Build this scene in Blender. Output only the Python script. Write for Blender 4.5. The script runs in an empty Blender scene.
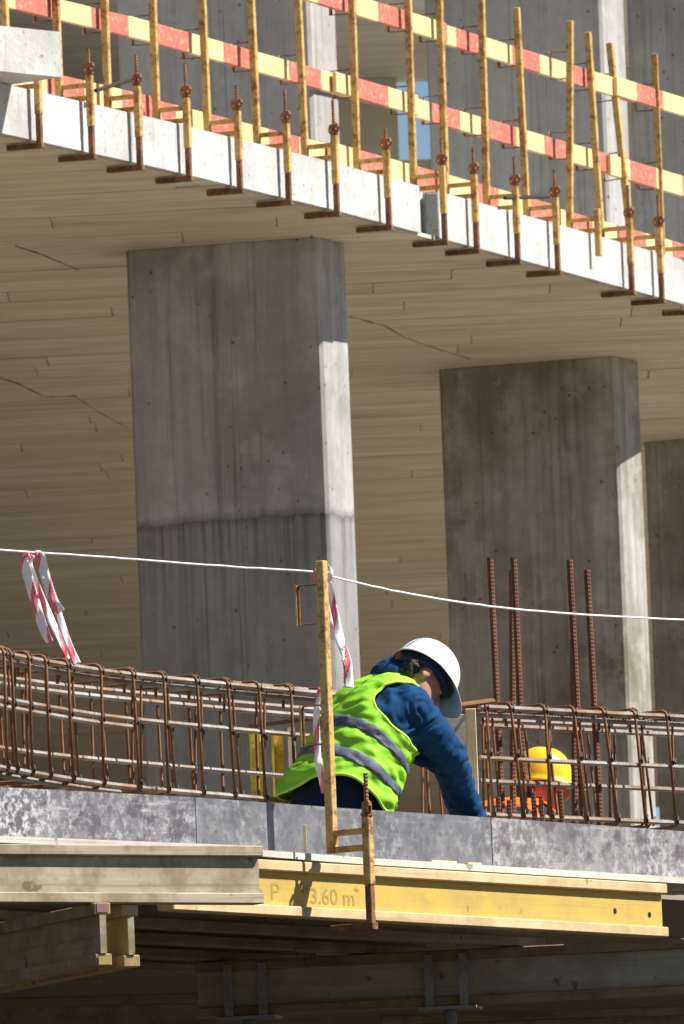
import bpy, bmesh, math, random
from mathutils import Vector, Matrix, noise
random.seed(7)
R_ = math.radians
V = Vector
scene = bpy.context.scene
col = scene.collection

# ------------------------------------------------------------------ camera
FPX, W, H = 14000.0, 684, 1024
CAM = V((0, 0, 1.6))
PITCH, ROLL = math.atan(1298 / FPX), R_(2.2)
FW = V((0, math.cos(PITCH), math.sin(PITCH)))
UP0 = V((0, -math.sin(PITCH), math.cos(PITCH)))
CR = V((1, 0, 0)) * math.cos(ROLL) - UP0 * math.sin(ROLL)
CU = V((1, 0, 0)) * math.sin(ROLL) + UP0 * math.cos(ROLL)
cd = bpy.data.cameras.new('camera')
cd.sensor_fit = 'VERTICAL'; cd.sensor_height = 36.0; cd.sensor_width = 24.0
cd.lens = 36.0 * FPX / H
cd.clip_start = 1.0; cd.clip_end = 6000
cd.dof.use_dof = True; cd.dof.focus_distance = 54.3; cd.dof.aperture_fstop = 22.0
cam = bpy.data.objects.new('camera', cd); col.objects.link(cam)
m = Matrix.Identity(4)
for i in range(3):
    m[i][0] = CR[i]; m[i][1] = CU[i]; m[i][2] = -FW[i]; m[i][3] = CAM[i]
cam.matrix_world = m
scene.camera = cam

# ------------------------------------------------------------------ light
SUN_EL, SUN_AZ = R_(49), R_(96)          # azimuth from +Y (view direction) towards +X
SD = V((math.cos(SUN_EL) * math.sin(SUN_AZ), math.cos(SUN_EL) * math.cos(SUN_AZ), math.sin(SUN_EL)))
world = bpy.data.worlds.new('World'); scene.world = world; world.use_nodes = True
wn = world.node_tree.nodes; wl = world.node_tree.links
sky = wn.new('ShaderNodeTexSky'); sky.sky_type = 'NISHITA'; sky.sun_disc = False
sky.sun_elevation = SUN_EL; sky.sun_rotation = SUN_AZ
sky.air_density = 0.75; sky.dust_density = 0.0; sky.ozone_density = 1.0
wl.new(sky.outputs[0], wn['Background'].inputs[0])
wn['Background'].inputs[1].default_value = 0.05
sl = bpy.data.lights.new('sun', 'SUN'); sl.energy = 5.0; sl.angle = R_(0.53); sl.color = (1, .955, .885)
so = bpy.data.objects.new('sun', sl); col.objects.link(so)
so.rotation_euler = SD.to_track_quat('Z', 'Y').to_euler(); so.location = (40, 0, 60)
vs = scene.view_settings
vs.view_transform = 'Standard'; vs.look = 'None'; vs.exposure = 0.9; vs.gamma = 1.0
vs.use_curve_mapping = False
scene.render.resolution_x, scene.render.resolution_y = W, H

# ------------------------------------------------------------------ projection helpers (photo pixel -> place)
def ray(px, py):
    return FW + CR * ((px - W / 2) / FPX) + CU * ((H / 2 - py) / FPX)
def Q(px, py, h):                         # on the level h metres above the camera
    r = ray(px, py); return CAM + r * (h / r.z)
def D(px, py, d):                         # at d metres in front
    r = ray(px, py); return CAM + r * (d / r.y)
def pix(p):
    v = p - CAM; z = v.dot(FW)
    return (W / 2 + FPX * v.dot(CR) / z, H / 2 - FPX * v.dot(CU) / z)

# ------------------------------------------------------------------ levels (metres above the camera)
HS = 8.40; TS = 0.265; HST = HS + TS      # upper slab soffit, thickness, top
HF2 = 11.9                                # soffit one storey up
HFT = 3.855; HD = 3.655                   # formwork top edge, deck top
Z0 = CAM.z

# ------------------------------------------------------------------ materials
MATS = {}
class NT:
    def __init__(s, name, rough=.8, spec=.3, metal=0):
        s.m = bpy.data.materials.new(name); s.m.use_nodes = True
        s.t = s.m.node_tree; s.b = s.t.nodes['Principled BSDF']
        s.b.inputs['Roughness'].default_value = rough
        s.b.inputs['Specular IOR Level'].default_value = spec
        s.b.inputs['Metallic'].default_value = metal
        MATS[name] = s.m
    def n(s, t, **k):
        x = s.t.nodes.new(t)
        for a, v in k.items(): setattr(x, a, v)
        return x
    def l(s, a, b): s.t.links.new(a, b)
    def coord(s, scale=(1, 1, 1), kind='Object', rnd=0.0):
        c = s.n('ShaderNodeTexCoord'); mp = s.n('ShaderNodeMapping')
        mp.inputs['Scale'].default_value = scale
        s.l(c.outputs[kind], mp.inputs['Vector'])
        if rnd:
            oi = s.n('ShaderNodeObjectInfo'); mu = s.n('ShaderNodeMath', operation='MULTIPLY')
            mu.inputs[1].default_value = rnd
            s.l(oi.outputs['Random'], mu.inputs[0]); s.l(mu.outputs[0], mp.inputs['Location'])
        return mp.outputs[0]
    def noise(s, vec, scale, detail=5, rough=.6, dist=0):
        x = s.n('ShaderNodeTexNoise'); x.inputs['Scale'].default_value = scale
        x.inputs['Detail'].default_value = detail; x.inputs['Roughness'].default_value = rough
        x.inputs['Distortion'].default_value = dist
        s.l(vec, x.inputs['Vector']); return x.outputs[0]
    def ramp(s, fac, stops, interp='LINEAR'):
        x = s.n('ShaderNodeValToRGB'); cr = x.color_ramp; cr.interpolation = interp
        while len(cr.elements) < len(stops): cr.elements.new(.5)
        for e, (p, c) in zip(cr.elements, stops):
            e.position = p; e.color = (c[0], c[1], c[2], 1) if not isinstance(c, (int, float)) else (c, c, c, 1)
        s.l(fac, x.inputs[0]); return x.outputs[0]
    def mix(s, fac, a, b, mode='MIX'):
        x = s.n('ShaderNodeMix', data_type='RGBA', blend_type=mode)
        for v, i in ((fac, 0), (a, 6), (b, 7)):
            if isinstance(v, (int, float)): x.inputs[i].default_value = v
            elif isinstance(v, tuple): x.inputs[i].default_value = (v[0], v[1], v[2], 1)
            else: s.l(v, x.inputs[i])
        return x.outputs[2]
    def math(s, op, a, b=0.0, clamp=False):
        x = s.n('ShaderNodeMath', operation=op, use_clamp=clamp)
        for v, i in ((a, 0), (b, 1)):
            if isinstance(v, (int, float)): x.inputs[i].default_value = v
            else: s.l(v, x.inputs[i])
        return x.outputs[0]
    def out(s, c, bump=None, strength=.3, dist=.01, rough=None):
        if isinstance(c, tuple): s.b.inputs['Base Color'].default_value = (c[0], c[1], c[2], 1)
        else: s.l(c, s.b.inputs['Base Color'])
        if bump is not None:
            b = s.n('ShaderNodeBump'); b.inputs['Strength'].default_value = strength
            b.inputs['Distance'].default_value = dist
            s.l(bump, b.inputs['Height']); s.l(b.outputs[0], s.b.inputs['Normal'])
        if rough is not None: s.l(rough, s.b.inputs['Roughness'])
        return s.m

def concrete_column(name, c0, c1, stain, amount, seed, band=None):
    t = NT(name, .85, .25)
    v = t.coord((1, 1, 1))
    mp = t.coord((9, 9, .35), rnd=seed)
    st = t.noise(mp, 1.0, 6, .62)
    fine = t.noise(v, 14, 8, .7)
    big = t.noise(v, 1.3, 4, .6)
    c = t.mix(t.ramp(st, [(.3, 0.0), (.7, 1.0)]), c0, c1)
    c = t.mix(t.math('MULTIPLY', t.ramp(big, [(.42, 0.0), (.68, 1.0)]), amount), c, stain)
    st2 = t.noise(t.coord((22, 22, .5), rnd=seed + 2), 1.0, 5, .7)
    c = t.mix(t.math('MULTIPLY', t.ramp(st2, [(.55, 0.0), (.72, 1.0)]), .55), c, (stain[0] * .45, stain[1] * .45, stain[2] * .45))
    c = t.mix(t.math('MULTIPLY', t.ramp(fine, [(.4, 0.0), (.75, 1.0)]), .30), c, (c0[0] * .5, c0[1] * .5, c0[2] * .5))
    vo = t.n('ShaderNodeTexVoronoi'); vo.inputs['Scale'].default_value = 11.0; t.l(v, vo.inputs['Vector'])
    hole = t.math('MULTIPLY', t.math('LESS_THAN', vo.outputs['Distance'], .10), t.math('GREATER_THAN', big, .47))
    c = t.mix(t.math('MULTIPLY', hole, .75), c, (.06, .055, .05))
    pat = t.ramp(t.noise(t.coord((1, 1, .8), rnd=seed + 5), 4.2, 7, .7), [(.52, 0.0), (.60, 1.0)])
    c = t.mix(t.math('MULTIPLY', pat, .35), c, c1)
    if band is not None:                  # second pour below this height: darker, with dribbles
        sx = t.n('ShaderNodeSeparateXYZ'); t.l(v, sx.inputs[0])
        wob = t.noise(t.coord((5, 5, .2)), 1.0, 4, .7)
        hgt = t.math('ADD', sx.outputs[2], t.math('MULTIPLY', wob, .12))
        lo = t.math('LESS_THAN', hgt, band + .06)
        c = t.mix(t.math('MULTIPLY', lo, .42), c, (stain[0] * .5, stain[1] * .5, stain[2] * .52))
        seam = t.math('SUBTRACT', 1.0, t.math('MULTIPLY', t.math('ABSOLUTE', t.math('SUBTRACT', hgt, band + .06)), 22, ), True)
        c = t.mix(t.math('MULTIPLY', seam, .5), c, (.05, .045, .04))
        drib = t.ramp(t.noise(t.coord((26, 26, .3)), 1.0, 5, .75), [(.5, 0.0), (.62, 1.0)])
        near = t.math('SUBTRACT', 1.0, t.math('MULTIPLY', t.math('SUBTRACT', band + .06, hgt), 1.6), True)
        c = t.mix(t.math('MULTIPLY', t.math('MULTIPLY', drib, lo), t.math('MULTIPLY', near, .6)), c, (.05, .046, .042))
    return t.out(c, t.mix(.5, fine, st2), .35, .008)
concrete_column('column_concrete', (.30, .295, .29), (.45, .445, .435), (.21, .20, .18), .7, 3, band=Z0 + HS - 1.49)
concrete_column('column_concrete_stained', (.25, .235, .205), (.47, .455, .425), (.16, .13, .085), .95, 7)
concrete_column('wall_concrete', (.35, .345, .335), (.48, .47, .455), (.25, .24, .22), .5, 11)

t = NT('slab_concrete', .85, .25)
v = t.coord(); f = t.noise(v, 9, 8, .7); g = t.noise(v, 1.6, 5, .6); p = t.noise(v, 40, 4, .6)
c = t.mix(t.ramp(f, [(.3, 0.0), (.75, 1.0)]), (.47, .465, .45), (.64, .635, .615))
c = t.mix(t.ramp(g, [(.46, 0.0), (.66, .8)]), c, (.36, .35, .325))
dr = t.noise(t.coord((14, 14, 1.2)), 1.0, 5, .7)
c = t.mix(t.ramp(dr, [(.56, 0.0), (.68, .6)]), c, (.28, .27, .25))
c = t.mix(t.ramp(p, [(.62, 0.0), (.68, .8)]), c, (.20, .19, .175))
t.out(c, t.mix(.5, f, p), .5, .012)

t = NT('soffit_concrete', .8, .25)        # board-formed ceiling, stained honey by the shuttering
v = t.coord((.45, 5, 1), rnd=37.0); f = t.noise(v, 2.2, 6, .65); v2 = t.coord((1, 1.6, 1), rnd=11.0)
g = t.noise(v2, 1.1, 5, .6)
oi = t.n('ShaderNodeObjectInfo')
c = t.mix(t.ramp(f, [(.36, 0.0), (.64, 1.0)]), (.40, .36, .30), (.58, .53, .45))
c = t.mix(t.ramp(oi.outputs['Random'], [(0, 0.0), (1, .55)]), c, (.44, .375, .28))
c = t.mix(t.ramp(g, [(.5, 0.0), (.74, .6)]), c, (.30, .25, .18))
k = t.noise(t.coord((3, 14, 1), rnd=5.0), 2.0, 3, .5)
c = t.mix(t.ramp(k, [(.70, 0.0), (.76, .7)]), c, (.14, .11, .08))
t.out(c, f, .25, .01)

t = NT('joint_mortar', .9, .2); t.out((.20, .17, .13))
t = NT('ground_soil', .95, .1)
v = t.coord(); f = t.noise(v, .6, 8, .7); g = t.noise(v, .05, 4, .6)
t.out(t.mix(f, t.mix(g, (.05, .042, .034), (.075, .062, .05)), (.04, .033, .027)), f, .5, .05)

t = NT('deck_plywood', .75, .3)
v = t.coord((1, 1, 1)); f = t.noise(v, 3, 6, .65)
t.out(t.mix(f, (.24, .20, .15), (.33, .28, .215)), f, .2, .005)

def form_ply(name, a, b, white, wlo, whi, dark, damt, fs, seed):     # phenolic-faced ply scuffed by cement
    t = NT(name, .5, .4)
    v = t.coord((1, 1, 1)); f = t.noise(v, 4.5, 8, .66); g = t.noise(v, fs, 6, .7); s2 = t.noise(v, 2.1, 5, .65)
    c = t.mix(t.ramp(f, [(.36, 0.0), (.64, 1.0)]), a, b)
    sc = t.noise(t.coord((3, 3, 34), rnd=2.0), 1.0, 5, .7)
    c = t.mix(t.ramp(sc, [(.58, 0.0), (.66, .45)]), c, white)
    msk = t.math('MULTIPLY', t.ramp(g, [(wlo, 0.0), (whi, 1.0)]), t.ramp(s2, [(.36, .10), (.60, .9)]))
    c = t.mix(msk, c, white)
    d2 = t.noise(t.coord((1, 1, 1.3)), 8.5, 6, .7)
    c = t.mix(t.math('MULTIPLY', t.ramp(d2, [(.52, 0.0), (.60, 1.0)]), damt), c, dark)
    sp = t.noise(v, 60, 3, .5)
    c = t.mix(t.ramp(sp, [(.66, 0.0), (.70, .8)]), c, (.07, .05, .05))
    return t.out(c, g, .3, .003)
form_ply('form_ply_scuffed', (.085, .072, .09), (.165, .16, .175), (.48, .49, .50), .47, .59, (.05, .038, .05), .65, 34, 1)
form_ply('form_ply_grey', (.10, .10, .113), (.175, .177, .19), (.30, .30, .305), .48, .62, (.08, .075, .09), .55, 22, 2)
form_ply('form_ply_purple', (.12, .11, .12), (.225, .22, .225), (.40, .395, .385), .46, .60, (.065, .045, .06), .65, 26, 3)

def wood(name, a, b, dark, along='x', rnd=9.0, rough=.7, grain=.9, blot=.5, spec=.25):
    t = NT(name, rough, spec)
    sc = {'x': (1.2, 26, 26), 'z': (26, 26, 1.2), 'y': (26, 1.2, 26)}[along]
    v = t.coord(sc, rnd=rnd); f = t.noise(v, 1.0, 6, .65, .4)
    w = t.coord((1, 1, 1), rnd=rnd); g = t.noise(w, 5.5, 6, .7); k = t.noise(w, 13, 3, .5)
    c = t.mix(t.ramp(f, [(.28, 0.0), (.74, grain)]), a, b)
    c = t.mix(t.math('MULTIPLY', t.ramp(g, [(.44, 0.0), (.62, 1.0)]), blot), c, dark)
    c = t.mix(t.ramp(k, [(.67, 0.0), (.72, .75)]), c, (dark[0] * .5, dark[1] * .5, dark[2] * .5))
    ck = t.noise(t.coord({'x': (.8, 70, 70), 'z': (70, 70, .8), 'y': (70, .8, 70)}[along], rnd=rnd + 3), 1.0, 4, .6)
    c = t.mix(t.ramp(ck, [(.60, 0.0), (.67, .6)]), c, dark)
    return t.out(c, f, .35, .004)
wood('beam_yellow_web', (.50, .345, .07), (.58, .42, .11), (.38, .26, .10), blot=.55, grain=.5)
wood('beam_yellow_flange', (.52, .385, .20), (.68, .53, .32), (.36, .25, .13), blot=.6)
wood('beam_grey', (.34, .285, .19), (.47, .415, .31), (.22, .165, .095), blot=.8)
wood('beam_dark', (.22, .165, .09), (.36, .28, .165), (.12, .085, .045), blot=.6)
wood('beam_green', (.33, .33, .265), (.46, .44, .35), (.24, .21, .155), blot=.5)
wood('beam_bearer', (.36, .27, .13), (.52, .41, .23), (.20, .14, .07), blot=.6)
wood('timber', (.56, .43, .26), (.74, .60, .41), (.40, .28, .15), along='z')
wood('ledge_ply', (.50, .46, .40), (.66, .62, .55), (.33, .29, .23))

def painted_steel(name, paint, rust, amt, rough=.55):
    t = NT(name, rough, .4)
    v = t.coord(rnd=13.0); f = t.noise(v, 12, 6, .7); g = t.noise(v, 55, 5, .7)
    mk = t.ramp(t.mix(.45, f, g), [(amt - .05, 1.0), (amt + .07, 0.0)])
    d = t.mix(t.noise(v, 30, 3, .6), paint, tuple(x * .8 for x in paint))
    t.out(t.mix(mk, d, rust), g, .4, .003)
painted_steel('post_paint', (.62, .42, .14), (.24, .10, .035), .455)
painted_steel('post_rust', (.30, .13, .05), (.11, .05, .03), .50, .7)
painted_steel('jaw_rust', (.26, .13, .045), (.10, .055, .03), .5, .75)
painted_steel('nut_rust', (.34, .15, .06), (.17, .07, .03), .5, .7)
painted_steel('yellow_steel', (.72, .52, .05), (.30, .19, .05), .40)
painted_steel('galv_steel', (.28, .30, .31), (.16, .15, .13), .42, .45)

def rebar(name, a, b, c3, rough, metal):
    t = NT(name, rough, .4, metal)
    v = t.coord(rnd=21.0); f = t.noise(v, 3.5, 6, .65); g = t.noise(v, 40, 4, .7)
    c = t.mix(t.ramp(f, [(.38, 0.0), (.62, 1.0)]), a, b)
    t.out(t.mix(t.ramp(g, [(.5, 0.0), (.75, .7)]), c, c3), g, .3, .002)
rebar('bar_steel', (.36, .345, .325), (.26, .165, .10), (.13, .07, .036), .5, .3)
rebar('bar_rust', (.26, .115, .046), (.15, .062, .027), (.07, .03, .017), .8, .05)
rebar('starter_rust', (.17, .066, .033), (.11, .045, .025), (.06, .028, .018), .8, .05)
rebar('tie_wire', (.035, .03, .028), (.05, .04, .03), (.02, .02, .02), .6, .3)

def stripes(name, a, b, period, coordkind='Object', wear=True, rough=.6):
    t = NT(name, rough, .3)
    v = t.coord((1, 1, 1), coordkind); sx = t.n('ShaderNodeSeparateXYZ'); t.l(v, sx.inputs[0])
    x = t.math('FRACT', t.math('ADD', t.math('DIVIDE', sx.outputs[0], period), .137))
    mk = t.math('GREATER_THAN', x, .5)
    c = t.mix(mk, a, b)
    n = t.noise(v, 30, 6, .75); g = t.noise(t.coord((3, 40, 40)), 1.0, 5, .6)
    c = t.mix(t.ramp(n, [(.52, 0.0), (.66, .6)]), c, (.70, .55, .38))
    c = t.mix(t.ramp(g, [(.3, 0.0), (.8, .28)]), c, (.45, .28, .15))
    t.out(c, g, .25, .003)
stripes('guard_paint', (.74, .57, .28), (.50, .13, .10), .92)
stripes('guard_paint_dark', (.68, .51, .23), (.46, .11, .085), .85)

t = NT('tape_plastic', .35, .5)
v = t.coord((1, 1, 1), 'UV'); sx = t.n('ShaderNodeSeparateXYZ'); t.l(v, sx.inputs[0])
x = t.math('FRACT', t.math('ADD', t.math('MULTIPLY', sx.outputs[1], 5.2), t.math('MULTIPLY', sx.outputs[0], .45)))
n = t.noise(v, 9, 4, .6)
c = t.mix(t.math('LESS_THAN', x, .40), (.86, .84, .84), (.74, .10, .14))
c = t.mix(t.ramp(n, [(.50, 0.0), (.60, .7)]), c, (.86, .80, .80))
t.out(c); t.b.inputs['Transmission Weight'].default_value = 0.0
t = NT('rope', .8, .2); t.out((.72, .71, .70), t.noise(t.coord(), 180, 2), .5, .003)
t = NT('ink', .7, .2); t.out((.10, .10, .11))
t = NT('stencil_ink', .8, .2); t.out(t.mix(t.noise(t.coord(), 60, 5, .8), (.20, .16, .07), (.42, .30, .09)))
t = NT('stencil_faint', .8, .2); t.out(t.mix(t.noise(t.coord(), 60, 5, .8), (.27, .20, .07), (.44, .31, .09)))
t = NT('paint_pink', .7, .3); t.out(t.mix(t.noise(t.coord(), 60, 5, .7), (.33, .15, .20), (.27, .17, .15)))
t = NT('paint_yellow_end', .7, .3); t.out(t.mix(t.noise(t.coord(), 60, 5, .7), (.45, .35, .06), (.35, .27, .12)))
t = NT('hole_black', .9, .1); t.out((.02, .018, .015))

def cloth(name, a, b, scale, rough=.9, spec=.15, bump=.5, fold=6):
    t = NT(name, rough, spec)
    v = t.coord(); w = t.noise(v, scale, 4, .6); f = t.noise(v, fold, 4, .6, 1.0)
    t.out(t.mix(f, a, b), t.mix(.35, f, w), bump, .012)
    return t
t = cloth('hoodie_blue', (.008, .043, .118), (.011, .056, .150), 220, .9, .12, .5, 14)
t = cloth('vest_green', (.25, .61, .03), (.34, .75, .04), 300, .75, .25, .35, 12)
t = cloth('vest_edge', (.48, .82, .08), (.52, .86, .10), 300, .7, .25, .2, 12)
cloth('stripe_grey', (.06, .075, .115), (.105, .12, .165), 300, .5, .4, .4, 16)
cloth('trousers_navy', (.010, .017, .045), (.016, .025, .06), 200)
cloth('trousers_grey', (.05, .055, .06), (.08, .085, .09), 200)
cloth('vest_orange', (.85, .13, .02), (.92, .20, .03), 300)
cloth('shirt_dark', (.03, .028, .045), (.05, .045, .06), 200)
t = NT('boot_leather', .6, .3); t.out((.05, .035, .025))
t = NT('helmet_white', .32, .5); t.out(t.mix(t.noise(t.coord(), 25, 4, .6), (.80, .80, .79), (.72, .72, .71)))
t = NT('helmet_yellow', .3, .5); t.out((.83, .50, .015))
t = NT('helmet_band', .6, .3); t.out((.018, .035, .07))
t = NT('helmet_knob', .6, .3); t.out((.32, .07, .04))
t = NT('skin', .55, .4); t.b.inputs['Subsurface Weight'].default_value = .08
t.out(t.mix(t.noise(t.coord(), 30, 4, .6), (.52, .26, .18), (.44, .20, .13)))
t = NT('skin_red', .55, .4); t.out((.42, .13, .09))
t = NT('hair', .6, .35); t.out(t.mix(t.noise(t.coord((60, 60, 60)), 2, 3), (.012, .009, .008), (.045, .035, .03)), t.noise(t.coord((1, 1, 1)), 160, 3), .8, .006)

# ------------------------------------------------------------------ mesh helpers
def mkmesh(name, verts, faces, smooth=False, uvs=None):
    me = bpy.data.meshes.new(name)
    me.from_pydata([tuple(x) for x in verts], [], faces)
    me.validate(); me.update()
    if smooth:
        me.polygons.foreach_set('use_smooth', [True] * len(me.polygons))
    return me
def link(name, me, mat=None, parent=None, matrix=None, local=False):
    o = bpy.data.objects.new(name, me); col.objects.link(o)
    if mat and not me.materials: me.materials.append(MATS[mat])
    if matrix is not None: o.matrix_world = matrix
    if parent is not None:
        o.parent = parent
        if not local: o.matrix_parent_inverse = PM.get(parent.name, Matrix.Identity(4)).inverted()
    return o
PM = {}
def tag(o, label, cat, group=None):
    o['label'] = label; o['category'] = cat
    if group: o['group'] = group
    return o
def thing(name, label, cat, loc=(0, 0, 0), group=None, matrix=None):
    o = bpy.data.objects.new(name, None); col.objects.link(o)
    o.empty_display_size = .1
    o.matrix_world = matrix if matrix is not None else Matrix.Translation(V(loc))
    PM[o.name] = o.matrix_world.copy()
    return tag(o, label, cat, group)
def struct(o, kind='structure'):
    o['kind'] = kind; return o

class MB:
    def __init__(s): s.v = []; s.f = []
    def add(s, vs, fs):
        n = len(s.v); s.v += [V(x) for x in vs]; s.f += [tuple(i + n for i in f) for f in fs]; return s
    def box(s, lo, hi, bev=0.0):
        if bev <= 0:
            x0, y0, z0 = lo; x1, y1, z1 = hi
            return s.add([(x0,y0,z0),(x1,y0,z0),(x1,y1,z0),(x0,y1,z0),(x0,y0,z1),(x1,y0,z1),(x1,y1,z1),(x0,y1,z1)],
                         [(0,3,2,1),(4,5,6,7),(0,1,5,4),(1,2,6,5),(2,3,7,6),(3,0,4,7)])
        bm = bmesh.new(); bmesh.ops.create_cube(bm, size=1)
        for q in bm.verts:
            q.co = V([(lo[i] + hi[i]) / 2 + q.co[i] * (hi[i] - lo[i]) for i in range(3)])
        bmesh.ops.bevel(bm, geom=bm.edges[:], offset=bev, segments=1, affect='EDGES')
        bm.verts.index_update()
        s.add([q.co.copy() for q in bm.verts], [tuple(q.index for q in f.verts) for f in bm.faces])
        bm.free(); return s
    def tube(s, pts, r, n=8, rib=0.0, pitch=.012, cap=True):
        pts = [V(p) for p in pts]
        if rib:
            out = []; tot = 0
            for a, b in zip(pts, pts[1:]):
                L = (b - a).length; k = max(1, int(L / (pitch / 2)))
                for i in range(k): out.append(a.lerp(b, i / k))
            out.append(pts[-1]); pts = out
        base = len(s.v)
        ref = None
        for i, p in enumerate(pts):
            d = (pts[min(i + 1, len(pts) - 1)] - pts[max(i - 1, 0)]).normalized()
            if ref is None:
                ref = d.orthogonal().normalized()
            ref = (ref - d * ref.dot(d)).normalized(); bi = d.cross(ref)
            rr = (r[i] if isinstance(r, (list, tuple)) else r) + (rib if (rib and i % 2) else 0)
            for j in range(n):
                a = 2 * math.pi * j / n
                s.v.append(p + ref * math.cos(a) * rr + bi * math.sin(a) * rr)
        for i in range(len(pts) - 1):
            for j in range(n):
                a = base + i * n + j; b = base + i * n + (j + 1) % n
                s.f.append((a, b, b + n, a + n))
        if cap:
            s.f.append(tuple(base + j for j in range(n))[::-1])
            s.f.append(tuple(base + (len(pts) - 1) * n + j for j in range(n)))
        return s
    def prism(s, poly, z0, z1):
        n = len(poly)
        return s.add([(p[0], p[1], z0) for p in poly] + [(p[0], p[1], z1) for p in poly],
                     [tuple(range(n))[::-1], tuple(range(n, 2 * n))] + [(i, (i + 1) % n, n + (i + 1) % n, n + i) for i in range(n)])
    def bar(s, p0, p1, w, h, up=(0, 0, 1), bev=0.0):
        mt = frame(p0, p1, up); L = (V(p1) - V(p0)).length
        t = MB().box((0, -w / 2, -h / 2), (L, w / 2, h / 2), bev)
        return s.add([mt @ q for q in t.v], t.f)
    def mesh(s, name, smooth=False): return mkmesh(name, s.v, s.f, smooth)
    def build(s, name, mat, parent=None, matrix=None, local=False, smooth=False):
        return link(name, s.mesh(name, smooth), mat, parent, matrix, local)
def frame(p0, p1, up=(0, 0, 1)):
    x = (V(p1) - V(p0)).normalized(); y = V(up).cross(x).normalized(); z = x.cross(y)
    mt = Matrix.Identity(4)
    for i in range(3):
        mt[i][0] = x[i]; mt[i][1] = y[i]; mt[i][2] = z[i]; mt[i][3] = p0[i]
    return mt
def copy_tree(o, parent=None):
    c = o.copy(); col.objects.link(c); c.parent = parent
    for ch in o.children: copy_tree(ch, c)
    return c

# ------------------------------------------------------------------ ground
g = MB().box((-900, -300, -.5), (900, 2500, 0)).build('ground', 'ground_soil'); struct(g)

# ------------------------------------------------------------------ upper slab
EDGE = [Q(x, y, HS) for x, y in ((0, 135), (165, 171.5), (330, 211), (500, 256), (684, 306))]
e0 = EDGE[0] + (EDGE[0] - EDGE[1]).normalized() * 18
EDGE = [e0] + EDGE + [V((x, y, 0)) for x, y in ((2.19, 81.3), (2.78, 86.0), (3.5, 92.0), (5.2, 104.0), (7.5, 121.0))]   # the edge bends on beyond the frame
def xe(y, pts=EDGE):
    for a, b in zip(pts, pts[1:]):
        if y <= b.y or b is pts[-1]:
            return a.x + (b.x - a.x) * (y - a.y) / (b.y - a.y)
def on_edge(px, out, z):                  # point on the slab edge, 'out' metres outside, seen at column px
    lo, hi = EDGE[0].y, EDGE[-1].y
    for _ in range(60):
        y = (lo + hi) / 2
        d = V((xe(y + .05) - xe(y - .05), .1, 0)).normalized(); nrm = V((d.y, -d.x, 0))
        p = V((xe(y), y, Z0 + z)) + nrm * out
        if pix(p)[0] < px: lo = y
        else: hi = y
    return p, d, nrm
# a recess in the slab edge where a stop-end was left
na, da, nn = on_edge(421, 0, HS); nb, _, _ = on_edge(440, 0, HS)
poly = []
for p in EDGE:
    poly.append(p)
pts = [p for p in EDGE if p.y < na.y] + [na, na - nn * .09, nb - nn * .09, nb] + [p for p in EDGE if p.y > nb.y]
XL, YB = -9.5, 119.0
poly = pts[:-1] + [V((xe(YB), YB, 0)), V((XL, YB, 0)), V((XL, EDGE[0].y, 0))]
slab = thing('concrete_slab', 'upper concrete floor slab with white sunlit edge and board-marked ceiling above the columns', 'floor slab', (XL, 75, Z0 + HS))
MB().prism([(p.x, p.y) for p in poly], Z0 + HS + .012, Z0 + HST).build('slab_body', 'slab_concrete', slab)
mb = MB()
mid = on_edge(433, -.045, HS)
mb.bar(mid[0] + V((0, 0, .012)), mid[0] + V((0, 0, TS - .01)), .10, .07, (1, 0, 0), .005).build('joint_filler', 'galv_steel', slab)
# lip under the soffit carrying the panels' imprint: each imprint panel its own piece
PW, PL = .50, 2.45
row = 0; y = 55.0; npan = 0
SK = -.13
while y < 108:
    off = random.uniform(0, PL); x = -6.0 - off
    yhalf = y + PW
    while x < 9:
        x0, x1 = x + .004, x + PL - .004
        y0, y1 = y + .004, y + PW - .004
        def yy(xx, yv): return yv + SK * xx
        ok = []
        for xx, yv in ((x0, y0), (x1, y0), (x1, y1), (x0, y1)):
            yw = yy(xx, yv); ok.append((xx, yw))
        vis = False
        for xx, yw in ok:
            q = pix(V((xx, yw, Z0 + HS)))
            if -60 < q[0] < 744 and -50 < q[1] < 850: vis = True
        if vis:
            ex = xe((ok[0][1] + ok[1][1]) / 2) - .03
            if x0 < ex - .05:
                pl = []
                # clip on the right by the slab edge
                ins = [p[0] < xe(p[1]) - .02 for p in ok]
                for i in range(4):
                    a, b = ok[i], ok[(i + 1) % 4]; ia, ib = ins[i], ins[(i + 1) % 4]
                    if ia: pl.append(a)
                    if ia != ib:
                        lo, hi = 0.0, 1.0
                        for _ in range(30):
                            mi = (lo + hi) / 2
                            pp = (a[0] + (b[0] - a[0]) * mi, a[1] + (b[1] - a[1]) * mi)
                            if (pp[0] < xe(pp[1]) - .02) == ia: lo = mi
                            else: hi = mi
                        pl.append(pp)
                if len(pl) >= 3 and npan < 298:
                    z = Z0 + HS + random.uniform(-.0017, .0017)
                    MB().prism(pl, z, Z0 + HS + .020).build('soffit_panel', 'soffit_concrete', slab); npan += 1
        x += PL
    y += PW; row += 1
MB().prism([(XL, 55 + 2.5), (xe(106) - .05, 106), (xe(YB - .1) - .05, YB - .1), (XL, YB - .1)] if False else [(XL, 108.5), (xe(108.5) - .05, 108.5), (xe(YB - .1) - .05, YB - .1), (XL, YB - .1)], Z0 + HS - .002, Z0 + HS + .02).build('soffit_far', 'soffit_concrete', slab)
MB().prism([(XL + .1, 58), (-8.2, 58), (-8.2, 108.4), (XL + .1, 108.4)], Z0 + HS + .001, Z0 + HS + .02).build('soffit_side', 'soffit_concrete', slab)
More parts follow.
